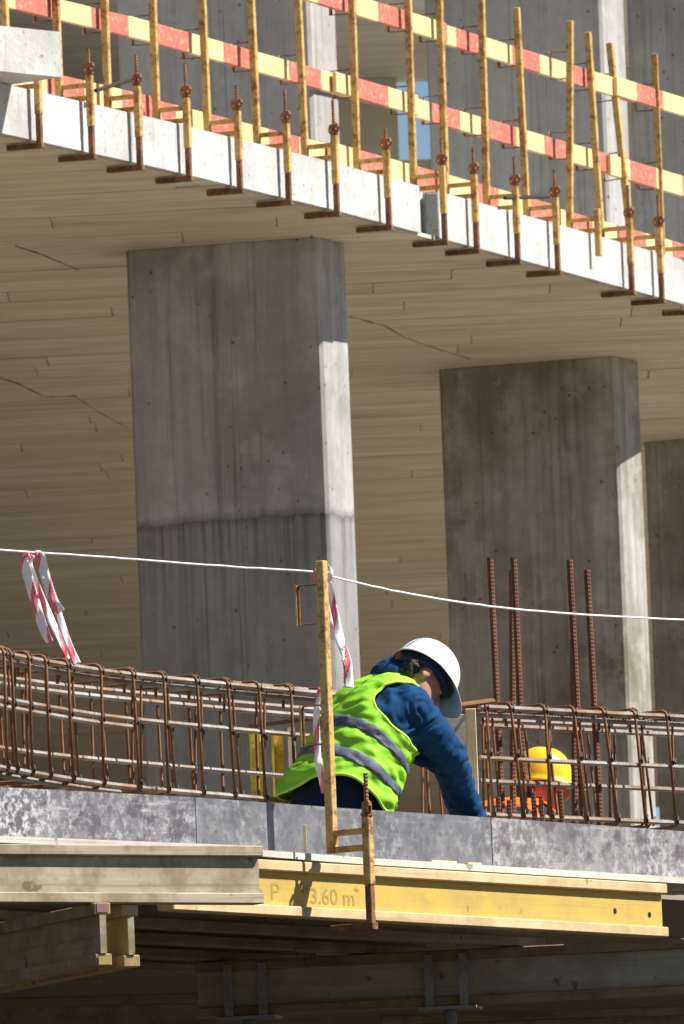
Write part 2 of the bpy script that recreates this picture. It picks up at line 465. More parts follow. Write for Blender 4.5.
# cracks / leftover seams in the ceiling
def crack(pts):
    w = [Q(x, y, HS - .004) for x, y in pts]
    ln = [a.lerp(b, i / 4) for a, b in zip(w, w[1:]) for i in range(4)] + [w[-1]]
    mb = MB().tube(ln, [random.choice((.001, .002, .003, .005)) for _ in ln], 5)
    return mb.build('seam', 'joint_mortar', slab)
crack([(0, 378), (18, 384), (45, 397), (75, 396), (95, 410), (128, 428)])
crack([(350, 317), (385, 326), (405, 338), (440, 350), (470, 359)])
crack([(15, 246), (40, 254), (78, 270)])

# slab one storey up
slab2 = thing('concrete_slab', 'topmost concrete ceiling seen behind the striped guard rail', 'floor slab', (XL, 75, Z0 + HF2))
p2 = [V((xe(yv) - .56, yv, 0)) for yv in (62, 75, 90, 96.28)]
MB().prism([(p.x, p.y) for p in p2] + [(XL, 96.28), (XL, 62)], Z0 + HF2, Z0 + HF2 + .3).build('slab_body', 'soffit_concrete', slab2)

# ------------------------------------------------------------------ columns
def column(near, left, right, h0, h1, mat, label, group, hq=HS):
    N, L, Rr = Q(*near, hq), Q(*left, hq), Q(*right, hq)
    B = L + Rr - N
    bm = bmesh.new()
    vs = [bm.verts.new((p.x, p.y, Z0 + h)) for h in (h0, h1) for p in (N, Rr, B, L)]
    for f in ((3,2,1,0),(4,5,6,7),(0,1,5,4),(1,2,6,5),(2,3,7,6),(3,0,4,7)): bm.faces.new([vs[i] for i in f])
    bmesh.ops.recalc_face_normals(bm, faces=bm.faces)
    ve = [e for e in bm.edges if abs(e.verts[0].co.z - e.verts[1].co.z) > .5]
    bmesh.ops.bevel(bm, geom=ve, offset=.018, segments=1, affect='EDGES')
    me = bpy.data.meshes.new('column'); bm.to_mesh(me); bm.free()
    o = link('concrete_column', me, mat)
    fd = (L - N); fn = V((fd.y, -fd.x, 0)).normalized()
    if fn.y > 0: fn = -fn
    for u, wd in ((.335, .010), (.45, .007), (.52, .008), (.78, .006)):   # fins left by the gaps between shutter boards
        p = N + fd * u + fn * .0005
        MB().bar(V((p.x, p.y, Z0 + h0 + .01)), V((p.x + .004, p.y, Z0 + h1 - .01)), wd, .006, fn).build('shutter_fin', mat, o)
    return tag(o, label, 'column', group)
DK = HD + .001
c1 = ((318, 237), (125, 251), (345, 243.5)); c2 = ((615, 356), (438, 369.5), (638.5, 361.5)); c3 = ((722, 436.5), (643.5, 442), (741, 441))
column(*c1, DK, HS - .002, 'column_concrete', 'large grey concrete column with dark lower pour band, behind the white-helmeted worker', 'concrete columns')
column(*c2, DK, HS - .002, 'column_concrete_stained', 'brown-stained concrete column behind the four tall starter bars', 'concrete columns')
column(*c3, DK, HS - .002, 'column_concrete_stained', 'concrete column cut off by the right edge of the picture', 'concrete columns')
column(*c1, HST + .001, HF2 - .002, 'wall_concrete', 'upper-storey concrete column behind the striped rail, above the largest column', 'concrete columns')
column(*c2, HST + .001, HF2 - .002, 'wall_concrete', 'upper-storey concrete column with white sunlit strip behind the right half of the rail', 'concrete columns')
column(*c3, HST + .001, HF2 - .002, 'wall_concrete', 'upper-storey concrete column at the top right corner', 'concrete columns')
# rear walls
d97 = 96.0
xa, xb = D(397, 100, d97).x, D(436, 100, d97).x
zb, zt = D(410, 160, d97).z, D(410, 70, d97).z
mb = MB()
mb.box((XL + .1, d97, Z0 + HST + .002), (xa, d97 + .3, Z0 + HF2 - .003))
mb.box((xb, d97, Z0 + HST + .002), (14, d97 + .3, Z0 + HF2 - .003))
mb.box((xa, d97, Z0 + HST + .002), (xb, d97 + .3, zb))
mb.box((xa, d97, zt), (xb, d97 + .3, Z0 + HF2 - .003))
w = mb.build('rear_wall', 'soffit_concrete'); tag(w, 'upper-storey rear wall with an opening showing blue sky behind the rail', 'wall')

# loose slab element lying over the edge, top left
blk = [Q(62, 76, HST), Q(-10, 69, HST), ]
fb = Q(62, 78, HST + .0); fl = Q(-150, 57, HST)
dv = (fb - fl).normalized(); nv = V((-dv.y, dv.x, 0))
ht = .232
bm = MB().prism([(fb.x, fb.y), ((fb + nv * 1.3).x, (fb + nv * 1.3).y), ((fl + nv * 1.3).x, (fl + nv * 1.3).y), (fl.x, fl.y)][::-1], Z0 + HST + .004, Z0 + HST + ht)
blo = bm.build('concrete_block', 'slab_concrete'); tag(blo, 'white concrete block jutting over the slab edge at the top left corner', 'concrete block')

# ------------------------------------------------------------------ guard rail posts (slab-edge clamps)
def make_post(name, holders, hgt=1.2, reach=.17, spin=True):
    root = thing(name, '', 'guard post')
    MB().box((-.139, -.017, .003), (-.103, .017, hgt), .003).build('post', 'post_paint', root)
    if True:
        MB().box((.029, -.017, -.13), (.063, .017, .135), .003).build('outer_leg', 'post_paint', root)
        MB().box((.032, -.014, -.275), (.060, .014, -.131), .002).build('slide_bar', 'post_rust', root)
        MB().box((-.135, -.019, -.300), (.066, .019, -.272), .002).build('jaw', 'jaw_rust', root)
        for z in (.068, .004):
            MB().box((-.102, -.012, z), (.0285, .012, z + .024), .002).build('arm', 'post_paint', root)
    if spin:
        mb = MB()
        mb.tube([(.046, 0, .135), (.046, 0, .30)], .0075, 7, rib=.0025, pitch=.014).build('spindle', 'nut_rust', root)
        mb = MB(); mb.tube([(.046, 0, .150), (.046, 0, .190)], .019, 8); mb.tube([(.046, 0, .136), (.046, 0, .150)], .025, 8)
        for s in (-1, 1):                 # the wing nut's two looped ears
            for ax in ((.75, -.66),):
                cx, cy = .046 + ax[0] * .032 * s, ax[1] * .032 * s
                ring = [(cx + ax[0] * .017 * math.cos(a), cy + ax[1] * .017 * math.cos(a), .168 + .019 * math.sin(a)) for a in [i * math.pi / 4 for i in range(9)]]
                mb.tube(ring, .0085, 6, cap=False)
        mb.build('wing_nut', 'nut_rust', root)
    for z in holders:
        mb = MB()
        mb.tube([(-.139, .012, z + .078), (-.240, .012, z + .078), (-.240, .012, z - .072), (-.139, .012, z - .072)], .0045, 6)
        hd = mb.build('rail_hook', 'post_rust', root)
        MB().box((-.254, .002, z - .075), (-.2455, .024, z + .081), .001).build('hook_plate', 'post_paint', hd, local=True)
        hd.children[0].parent = hd
    for ch in root.children:
        ch.matrix_parent_inverse = Matrix.Identity(4)
    return root
proto = make_post('guard_post', (.50, .95))
legs = [(38, 0, 0), (90, 0, 0), (138, 0, 0), (187, 0, 0), (238, 0, 0), (287, 0, 0), (335, 0, 0), (387, 0, 0), (443, 0, 0),
        (475, 0, 0), (516, 0, 0), (556, 0, 0), (598, 3.2, 1), (630, -1.4, 0), (660, -3.4, 0), (692, .5, 0)]
plab = ['half hidden below the overhanging concrete block', 'just right of the overhanging concrete block', 'with a black rod leaning on its nut, left part of rail',
        'fourth from the left on the slab edge', 'fifth from the left on the slab edge', 'sixth from the left on the slab edge', 'in front of the lit strip of the upper left column',
        'eighth from the left on the slab edge', 'beside the dark recess in the slab edge', 'just right of the dark recess in the slab edge', 'eleventh from the left on the slab edge',
        'with a black rod behind its nut, right part of the rail', 'leaning and loose, its leg hanging short of the slab bottom', 'third from the right on the slab edge', 'leaning left, second from the right on the slab edge', 'at the right edge of the picture']
first = True
POSTS = []
for (px, lean, broken), lab in zip(legs, plab):
    p, d, nrm = on_edge(px, .046, HST)
    o = proto if first else copy_tree(proto); first = False
    base = p - nrm * .046; base.z = Z0 + HST
    mt = Matrix.Identity(4)
    for i in range(3):
        mt[i][0] = nrm[i]; mt[i][1] = d[i]; mt[i][2] = (0, 0, 1)[i]; mt[i][3] = base[i]
    mt = mt @ Matrix.Rotation(R_(random.uniform(-2, 2)), 4, 'Z')
    for ch in list(o.children):
        nm = ch.name.split('.')[0]
        if broken and nm in ('slide_bar', 'jaw', 'spindle', 'wing_nut'):
            bpy.data.objects.remove(ch); continue
        if nm in ('post', 'rail_hook'):
            if nm == 'post': tilt = lean + random.uniform(-.7, .7)
            ch.matrix_basis = Matrix.Translation(V((-.12, 0, .01))) @ Matrix.Rotation(R_(tilt), 4, 'Y') @ Matrix.Translation(V((.12, 0, -.01)))
        if nm in ('spindle',):
            ch.matrix_basis = Matrix.Translation(V((0, 0, random.uniform(-.05, .02))))
    o.matrix_world = mt
    o['label'] = 'ochre guard post clamp ' + lab; o['category'] = 'guard post'; o['group'] = 'guard posts clamped along the upper slab edge'
    POSTS.append((o, base.copy(), d.copy(), nrm.copy()))

# ------------------------------------------------------------------ striped guard boards
def offs(px, ins):                        # plan position 'ins' inside the edge, at picture column px
    return on_edge(px, -ins, HST)[0]
def guard_board(pxa, pxb, ins, z, hh, label, mat='guard_paint', dz0=0, dz1=0, thick=.024):
    a = offs(pxa, ins) + V((0, 0, z + dz0)); b = offs(min(pxb, 640), ins) + V((0, 0, z + dz1))
    if pxb > 640:                         # boards are straight: carry on past the frame
        a0 = offs(560, ins) + V((0, 0, z)); u = (b - a0) / 80; a = b - u * (640 - pxa); b = b + u * (pxb - 640)
    L = (b - a).length
    mt = frame(a, b) @ Matrix.Translation(V((0, 0, 0)))
    me = MB().box((0, -thick / 2, -hh / 2), (L, thick / 2, hh / 2), .003).mesh('guard_board')
    o = link('guard_board', me, mat, matrix=mt)
    return tag(o, label, 'board', 'red and yellow guard boards')
B_, A_, T_ = .495, .945, .085
guard_board(-90, 146, .165, B_, .108, 'red and yellow middle guard board behind the top left concrete block', dz0=.0, dz1=.0)
guard_board(133, 372, .195, B_, .108, 'red and yellow middle guard board in front of the upper left column', dz0=.012)
guard_board(338, 420, .168, B_, .110, 'short yellow-ended middle guard board left of the sky opening')
guard_board(412, 618, .195, B_, .108, 'red and yellow middle guard board right of the sky opening', dz0=-.006)
guard_board(612, 790, .170, B_ - .012, .118, 'middle guard board with red end running off the right edge')
guard_board(300, 452, .170, A_, .108, 'top guard board at the upper edge of the picture, mostly yellow')
guard_board(440, 640, .196, A_, .108, 'top guard board crossing the middle of the right half')
guard_board(622, 790, .168, A_, .108, 'top guard board at the right edge of the picture')
guard_board(-60, 150, .175, T_, .155, 'yellow toe board on the slab, leftmost')
guard_board(120, 345, .205, T_, .150, 'red and yellow toe board on the slab below the upper left column', 'guard_paint_dark')
guard_board(330, 560, .177, T_, .160, 'pale toe board on the slab beside the dark recess')
guard_board(545, 790, .205, T_, .150, 'toe board on the slab at the right edge')
def rod(a, b, r, label, name='steel_rod', mat='tie_wire'):
    return tag(MB().tube([a, b], r, 7).build(name, mat), label, 'rod')
pa = on_edge(96, .06, HST)[0]; pb = on_edge(131, .03, HST)[0]
rod(pa + V((0, 0, .055)), pb + V((0, 0, .160)), .011, 'black steel rod propped between the two posts nearest the block')
pa = on_edge(505, .04, HST)[0]; pb = on_edge(549, .03, HST)[0]
rod(pa + V((0, 0, .05)), pb + V((0, 0, .13)), .011, 'black steel rod propped between posts in the right half of the rail')

# ------------------------------------------------------------------ lower deck and edge formwork
FT = [(-60, 784.5), (0, 787), (195, 797.2), (342, 808), (491, 817.5), (625, 827), (760, 837)]
FL = [Q(x, y, HFT) for x, y in FT]
inn = V((-(FL[-1] - FL[0]).y, (FL[-1] - FL[0]).x, 0)).normalized()     # towards the building
ext0 = FL[0] - (FL[-1] - FL[0]).normalized() * 9; ext1 = FL[-1] + (FL[-1] - FL[0]).normalized() * 3
dk = [ext0] + FL + [ext1]
dpoly = [(p + inn * .46) for p in dk]
dpoly = [(p.x, p.y) for p in dpoly] + [(30, 118), (-9.5, 118), (-9.5, ext0.y)]
deck = MB().prism(dpoly, Z0 + HD - .021, Z0 + HD).build('deck', 'deck_plywood'); struct(deck)
# outer ledge strips of plywood, one per length
lab = ['weathered plywood ledge strip at the left end under the formwork', 'plywood ledge strip under the guard post with the tape', 'plywood ledge strip under the right-hand formwork panel']
segs = [((-60, 833.5), (258, 846)), ((259.5, 849.5), (364.5, 857.8)), ((366, 857.8), (760, 882.0))]
for (a, b), lb in zip(segs, lab):
    pa, pb = Q(*a, HD - .001), Q(*b, HD - .001)
    qa, qb = pa + inn * .42, pb + inn * .42
    mt = frame(pa, pb); mi = mt.inverted()
    pl = [mi @ p for p in (pa, pb, qb, qa)]
    o = link('ledge_board', MB().prism([(p.x, p.y) for p in pl], -.025, 0).mesh('ledge_board'), 'ledge_ply', matrix=mt)
    tag(o, lb, 'board', 'ledge boards')
# form panels
cuts = [(-60, 0), (0, 195), (195, 491), (491, 626), (626, 760)]
flab = ['white-scuffed dark formwork panel at the left edge', 'dark formwork panel with heavy white cement scuffs below the left rebar cage',
        'long grey formwork panel in front of the kneeling worker', 'purple-grey formwork panel below the right rebar cage', 'formwork panel at the right edge of the picture']
def fl_at(px):
    for (x0, y0), (x1, y1) in zip(FT, FT[1:]):
        if x0 <= px <= x1: return Q(px, y0 + (y1 - y0) * (px - x0) / (x1 - x0), HFT)
cuts = [(-60, 194.6), (195.4, 490.4), (491.4, 760)]
flab = [flab[1], flab[2], flab[3]]
for (a, b), lb, fm in zip(cuts, flab, ('form_ply_scuffed', 'form_ply_grey', 'form_ply_purple')):
    xs = [a] + [x for x, _ in FT if a < x < b] + [b]
    ps = [fl_at(x) for x in xs]
    mb = MB(); n = len(ps)
    vs = []
    for p in ps:
        q = p + inn * .021
        for zz, pp in ((Z0 + HD + .001, p), (Z0 + HFT, p), (Z0 + HFT, q), (Z0 + HD + .001, q)): vs.append((pp.x, pp.y, zz))
    fs = []
    for i in range(n - 1):
        for j in range(4): fs.append((4 * i + j, 4 * i + (j + 1) % 4, 4 * i + 4 + (j + 1) % 4, 4 * i + 4 + j))
    fs += [(0, 3, 2, 1), (4 * n - 4, 4 * n - 3, 4 * n - 2, 4 * n - 1)]
    o = mb.add(vs, [f[::-1] for f in fs]).build('formwork_panel', fm); tag(o, lb, 'panel', 'edge formwork panels')
for xa, xb, lb in ((430, 455, 'longer thin wooden shim on the ledge under the purple-grey formwork panel'), (466, 480, 'short thin wooden shim on the ledge under the purple-grey formwork panel')):
    pa = Q(xa, 857.8 + (xa - 366) * .0614 + 1.4, HD); pb = Q(xb, 857.8 + (xb - 366) * .0614 + 1.4, HD)
    o = MB().bar(pa + V((0, 0, .006)), pb + V((0, 0, .007)), .02, .011, (0, 0, 1), .001).build('wooden_shim', 'timber'); tag(o, lb, 'shim')
# small stake nailed on the ledge
s0 = D(305.5, 852, D(305, 852, 1).y * Q(305, 852, HD).y - .03); s1 = s0 + V((0, 0, .105))
o = MB().bar(s0, s1, .013, .013, (1, 0, 0), .001).build('wooden_peg', 'timber'); tag(o, 'small upright wooden peg on the ledge left of the guard post', 'peg')

# ------------------------------------------------------------------ timber I-beams
def ibeam(p0, p1, label, web='beam_grey', flange='beam_grey', hgt=.215, fw=.08, fh=.040, group='timber formwork beams', holes=()):
    mt = frame(p0, p1); L = (V(p1) - V(p0)).length
    root = thing('timber_beam', label, 'beam', group=group, matrix=mt)
    for nm, lo, hi, mm in (('top_flange', (0, -fw / 2, -fh), (L, fw / 2, 0), flange), ('bottom_flange', (.003, -fw / 2, -hgt), (L - .002, fw / 2, -hgt + fh), flange),
                           ('web', (.006, -.0135, -hgt + fh), (L - .006, .0135, -fh), web)):
        o = MB().box(lo, hi, .004 if nm != 'web' else .0015).build(nm, mm, root, local=True)
        o.matrix_parent_inverse = Matrix.Identity(4)
        if nm == 'web': wob = o
    for (hx, hz) in holes:
        mb = MB().tube([(hx, -.0142, hz), (hx, .0142, hz)], .011, 10)
        h = mb.build('bolt_hole', 'hole_black', wob, local=True); h.matrix_parent_inverse = Matrix.Identity(4)
    return root, mt, L
HB = HD - .038                            # top of the beams under the ledge
ya, yb = Q(163, 854.5, HB), Q(659, 884.5, HB)
yb_root, ymt, yL = ibeam(ya, yb, 'bright yellow timber beam printed 3.60 m under the right half of the ledge', 'beam_yellow_web', 'beam_yellow_flange', .212,
                    holes=())
for hx, hz in ((yL - .10, -.125), (yL - .35, -.118)):
    webo = [c for c in yb_root.children if c.name.startswith('web')][0]
    h = MB().tube([(hx, -.0146, hz), (hx, .0146, hz)], .012, 10).build('bolt_hole', 'hole_black', webo, local=True); h.matrix_parent_inverse = Matrix.Identity(4)
ga, gb = Q(-160, 843.5, HB - .004), Q(257.5, 846.5, HB - .004)
ibeam(ga, gb, 'weathered grey-cream timber beam across the left foreground', 'beam_grey', 'beam_grey', .218)
# stencil on the yellow web
def text_on(body, px, size, mat, zc, squash=.8):
    cu = bpy.data.curves.new('stencil', 'FONT'); cu.body = body; cu.size = size; cu.extrude = .0001
    to = bpy.data.objects.new('tmp_text', cu); col.objects.link(to)
    dg = bpy.context.evaluated_depsgraph_get(); me = bpy.data.meshes.new_from_object(to.evaluated_get(dg))
    bpy.data.objects.remove(to)
    # local web frame: x along the beam, -y outside, z up
    lo, hi = 0.0, yL
    for _ in range(50):
        mi = (lo + hi) / 2
        if pix(ymt @ V((mi, -.0145, zc)))[0] < px: lo = mi
        else: hi = mi
    me.transform(Matrix.Translation(V((lo, -.0146, zc))) @ Matrix.Rotation(math.pi / 2, 4, 'X') @ Matrix.Diagonal(V((squash, 1, 1, 1))))
    webo = [c for c in yb_root.children if c.name.startswith('web')][0]
    o = link('printed_marking', me, mat, webo, local=True); o.matrix_parent_inverse = Matrix.Identity(4)
    return o
text_on('o P', 253, .095, 'stencil_faint', -.150, 1.45)
text_on('H', 300.5, .05, 'stencil_faint', -.115, 1.6)
text_on('3.60 m', 310, .086, 'stencil_ink', -.155, 1.30)
mb = MB(); xx = .0
# secondary joists under the deck, parallel to the edge
ud = (FL[-1] - FL[0]).normalized()
jl = ['first timber joist under the deck behind the yellow beam', 'second timber joist under the deck, counted from the edge', 'third timber joist under the deck, counted from the edge',
      'fourth timber joist under the deck, counted from the edge', 'fifth timber joist under the deck, in deep shade', 'sixth timber joist under the deck, in deep shade', 'innermost timber joist under the deck, in deep shade']
base = Q(300, 870, HD - .024)
for i, lb in enumerate(jl):
    o_ = base + inn * (.52 + .55 * i)
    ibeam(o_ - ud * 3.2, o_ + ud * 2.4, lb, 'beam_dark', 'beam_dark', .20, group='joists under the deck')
# main bearers below the joists
HP = HD - .024 - .203
pr0 = D(206, 959, 54.9); pr1 = D(760, 936, 54.3)
pr0.z = Z0 + HP; pr1.z = Z0 + HP
def at_level(px, py, h): return Q(px, py, h)
HPB = HP - .001
a, b = Q(196, 963, HPB), Q(760, 935, HPB)
ibeam(a, b, 'greenish timber bearer across the lower right, below the yellow beam', 'beam_green', 'beam_dark', .225, .09)
# twin bearers pointing out at the left
HG = HB - .004 - .219
for k, (px, lb) in enumerate(((102, 'left one of the twin bearer beams poking out under the grey beam, end painted pink and yellow'), (130, 'right one of the twin bearer beams poking out under the grey beam'))):
    e = Q(px, 902.5 + k * 1.5, HG); far = e + V((-.38, .925, 0)).normalized() * 4.2
    r, mt, L = ibeam(e, far, lb, 'beam_bearer', 'beam_bearer', .235, .066, .045)
    if k == 0:
        for nm, z0, z1, mm in (('end_paint', -.036, -.003, 'paint_pink'), ('end_paint', -.231, -.200, 'paint_yellow_end')):
            o = MB().box((-.003, -.022, z0), (.0035, .022, z1)).build(nm, mm, r, local=True); o.matrix_parent_inverse = Matrix.Identity(4)
    else:
        pass
    o = MB().box((-.002, -.0125, -.189), (.0055, .0125, -.046)).build('end_grain', 'beam_grey', r, local=True); o.matrix_parent_inverse = Matrix.Identity(4)
# deep bearer in the dark behind
a, b = Q(-60, 1000, HPB - .02), Q(330, 990, HPB - .02)
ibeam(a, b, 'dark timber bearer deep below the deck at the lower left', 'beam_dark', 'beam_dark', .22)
a, b = Q(380, 1016, HPB - .02), Q(760, 1004, HPB - .02)
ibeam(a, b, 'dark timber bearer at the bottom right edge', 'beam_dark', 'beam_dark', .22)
# props with fork heads
def prop(px, lab, dback=0.0):
    c = Q(px, 1004, HP - .228)
    tx = (Q(760, 935, HPB) - Q(196, 963, HPB)); tt = (Q(px, 948, HPB).x - Q(196, 963, HPB).x) / tx.x
    c0 = Q(196, 963, HPB) + tx * tt
    root = thing('steel_prop', lab, 'prop', (c0.x, c0.y, 0), 'steel props under the deck')
    ax = tx.normalized(); sd = V((ax.y, -ax.x, 0))
    zt = Z0 + HP - .228
    MB().bar(c0 - ax * .12 + V((0, 0, zt - c0.z - .006)), c0 + ax * .12 + V((0, 0, zt - c0.z - .006)), .15, .012).build('head_plate', 'galv_steel', root)
    for sx in (-.07, .07):
        for sy in (-.062, .062):
            p = c0 + ax * sx + sd * sy
            MB().bar(V((p.x, p.y, zt + .001)), V((p.x, p.y, zt + .21)), .035, .010, sd).build('fork_prong', 'galv_steel', root)
    MB().tube([(c0.x, c0.y, 1.6), (c0.x, c0.y, zt - .013)], .026, 12).build('inner_tube', 'galv_steel', root, smooth=True)
    MB().tube([(c0.x, c0.y, .012), (c0.x, c0.y, 2.4)], .034, 12).build('outer_tube', 'galv_steel', root, smooth=True)
    MB().box((c0.x - .07, c0.y - .07, 0.001), (c0.x + .07, c0.y + .07, .011)).build('base_plate', 'galv_steel', root)
prop(448, 'steel prop with fork head holding the greenish bearer, right of centre')
prop(245, 'steel prop with fork head in shade at the left end of the greenish bearer')

# ------------------------------------------------------------------ lower guard post beside the worker
lp = make_post('guard_post', (.50, .965), 1.13)
g0 = Q(332.5, 853, HD - .004); 
outd = (-inn).normalized()
mt = Matrix.Identity(4)
for i in range(3):
    mt[i][0] = outd[i]; mt[i][1] = ud[i]; mt[i][2] = (0, 0, 1)[i]; mt[i][3] = (g0 + outd * .121)[i]
mt[2][3] = Z0 + HD - .010
lp.matrix_world = mt
tag(lp, 'rusty ochre guard post with screw clamp and tied tape, in front of the kneeling worker', 'guard post')

# ------------------------------------------------------------------ reinforcement
HT = 4.385
CT = [(-60, 637), (0, 650), (60, 661.5), (125, 671.5), (240, 683.5), (330, 692), (410, 699), (478, 704.5), (600, 711), (700, 716), (780, 720)]
CP = [Q(x, y, HT) for x, y in CT]
def smooth_path(pts, n=6):
    out = []
    for i in range(len(pts) - 1):
        p0, p1, p2, p3 = pts[max(i - 1, 0)], pts[i], pts[i + 1], pts[min(i + 2, len(pts) - 1)]
        for k in range(n):
            t = k / n
            out.append(.5 * ((2 * p1) + (p2 - p0) * t + (2 * p0 - 5 * p1 + 4 * p2 - p3) * t * t + (3 * p1 - p0 - 3 * p2 + p3) * t ** 3))
    out.append(pts[-1]); return out
PATH = smooth_path(CP, 8)
NRM = []
for i in range(len(PATH)):
    d = PATH[min(i + 1, len(PATH) - 1)] - PATH[max(i - 1, 0)]; d.z = 0; d.normalize(); NRM.append(V((-d.y, d.x, 0)))
def cage_at(px, depth, dz):
    lo, hi = 0.0, len(PATH) - 1.001
    for _ in range(50):
        mi = (lo + hi) / 2; i = int(mi); f = mi - i
        p = PATH[i].lerp(PATH[i + 1], f) + NRM[i].lerp(NRM[i + 1], f) * depth + V((0, 0, dz))
        if pix(p)[0] < px: lo = mi
        else: hi = mi
    return p, lo
def cage_line(pxa, pxb, depth, dz):
    _, a = cage_at(pxa, depth, dz); _, b = cage_at(pxb, depth, dz)
    n = max(4, int((b - a) * 2)); out = []
    for k in range(n + 1):
        u = a + (b - a) * k / n; i = int(u); f = u - i
        out.append(PATH[i].lerp(PATH[i + 1], f) + NRM[i].lerp(NRM[i + 1], f) * depth + V((0, 0, dz)))
    return out
def cage(label, bars, stirs, xs_tail):
    root = thing('rebar_cage', label, 'rebar cage', cage_at(stirs[0], .1, -.5)[0], 'rebar cages')
    for a, b, dep, dz, r in bars:
        ln = cage_line(a, b, dep, dz)
        MB().tube(ln, r * .88, 7, rib=.0024, pitch=.017).build('longitudinal_bar', 'bar_steel', root)
    return root
def stirrup(root, px, lean, d0, d1, top, bot, r=.0062):
    def P(dep, dz, sh): return cage_at(px + sh, dep, dz)[0]
    a = cage_at(px, 0, 0)[1]; i = int(a); f = a - i
    c = PATH[i].lerp(PATH[i + 1], f); nr = NRM[i].lerp(NRM[i + 1], f).normalized(); al = V((nr.y, -nr.x, 0))
    def G(dep, dz, along=0): return c + nr * dep + V((0, 0, dz)) + al * along
    l = lean
    k = .025
    pts = [G(d0, bot, l), G(d0, top - k, 0), G(d0 + k * .3, top - k * .3, 0), G(d0 + k, top, 0), G(d1 - k, top, l * .4), G(d1 - k * .3, top - k * .3, l * .4), G(d1, top - k, l * .4), G(d1, bot + k, l * 1.3), G(d1 - k, bot, l * 1.3), G(d0 + k, bot, l), G(d0, bot + k, l)]
    mb = MB().tube(pts, r, 6)
    if random.random() < .6:              # bent hook tail at the top
        mb.tube([G(d0 + .004, top - .004, .012), G(d0 + .03, top + .006, .02), G(d0 + .055, top - .03, .03), G(d0 + .06, top - .09, .035)], r, 6)
    s = mb.build('stirrup', 'bar_rust', root, smooth=True)
    for dz in (-.008, -.19, -.43):        # tie wire knots
        q = G(d0 - .004, dz, l * (-dz / .45) + .004)
        MB().tube([q + V((0, 0, -.016)) + al * .006, q + al * -.004 - nr * .008, q + V((0, 0, .016)) + al * .008], .0034, 5).build('wire_tie', 'tie_wire', s)
left = cage('long rusty rebar cage curving along the left behind the formwork', [
    (-60, 352, .016, -.006, .0105), (-60, 352, .050, -.030, .0105), (-60, 225, .030, -.012, .0105) if False else (232, 352, .085, .012, .0105),
    (-60, 352, .30, -.030, .0105), (-60, 352, .275, -.062, .0105),
    (-60, 352, .012, -.180, .0100), (-60, 133, .014, -.209, .0100),
    (-60, 352, .32, -.300, .0100), (-60, 352, .012, -.442, .0105), (-60, 120, .05, -.462, .0105)], [5], 0)
for px, ln in ((-22, .01), (4, -.01), (11, .02), (29, -.01), (46, 0), (68, .01), (101, -.015), (133, .02), (164, .0), (197, .015), (228, .02), (259, .02), (291, .0), (326, .0)):
    stirrup(left, px, ln, 0, .33, .016, -.458)
for px, ln in ((20, .03), (38, -.02), (57, .02), (84, .03), (152, -.03), (178, .04), (212, -.02), (243, .04), (275, -.03)):   # inner links, set back
    stirrup(left, px, ln, .05, .36, -.010, -.452, .0055)
right = cage('rusty rebar cage behind the formwork on the right, in front of the second worker', [
    (480, 760, .016, -.006, .0105), (480, 760, .050, -.034, .0105), (480, 760, .30, -.022, .0105), (480, 760, .27, -.050, .0105),
    (480, 760, .012, -.212, .0100), (480, 760, .31, -.272, .0100), (480, 760, .012, -.440, .0105)], [500], 0)
for px, ln in ((486, .02), (511, .05), (545, .015), (574, .05), (604, .06), (635, .04), (667, .03), (700, .02)):
    stirrup(right, px, ln, 0, .33, .016, -.458)
for px, ln in ((494, -.02), (503, .03), (529, .03), (560, -.03), (590, .05), (620, -.02), (652, .05), (683, -.01)):
    stirrup(right, px, ln, .06, .37, -.008, -.452, .0055)
short = [
    ((490, 558), (497, 704), 56.6, 'leftmost of the tall rusty starter bars'), ((513.5, 558), (525, 815), 56.9, 'second tall rusty starter bar, tilted, crossing its neighbour'),
    ((512, 570), (513, 815), 57.1, 'third tall rusty starter bar, upright behind the tilted one'), ((569.5, 560), (583, 815), 56.8, 'tilted tall rusty starter bar left of the last one'),
    ((573, 640), (575, 815), 57.2, 'starter bar hidden behind the tilted one, shorter than the rest'), ((587, 570), (600, 815), 56.6, 'rightmost of the tall rusty starter bars')]
for a, b, d, lb in short:
    p, q = D(*a, d), D(*b, d - .05); q = p + (q - p) * ((p.z - (Z0 + HD + .001)) / (p.z - q.z))
    o = MB().tube([q, p], .0125, 8, rib=.0018, pitch=.016).build('starter_bar', 'starter_rust'); tag(o, lb, 'rebar', 'tall starter bars')
shl = ['shortest stub bar in front of the second worker, leftmost', 'stub bar second from the left in front of the second worker', 'stub bar in the middle in front of the second worker', 'stub bar right of the second worker\'s face', 'stub bar far right beside the second worker']
for x, yt, lb in ((498, 797, shl[0]), (509, 800, shl[1]), (533, 792, shl[2]), (560, 790, shl[3]), (541, 797, shl[4])):
    p = D(x, yt, 56.0); q = V((p.x + .01, p.y, Z0 + HD + .001))
    o = MB().tube([q, p], .010, 7, rib=.0015, pitch=.014).build('stub_bar', 'starter_rust'); tag(o, lb, 'rebar', 'short stub bars')
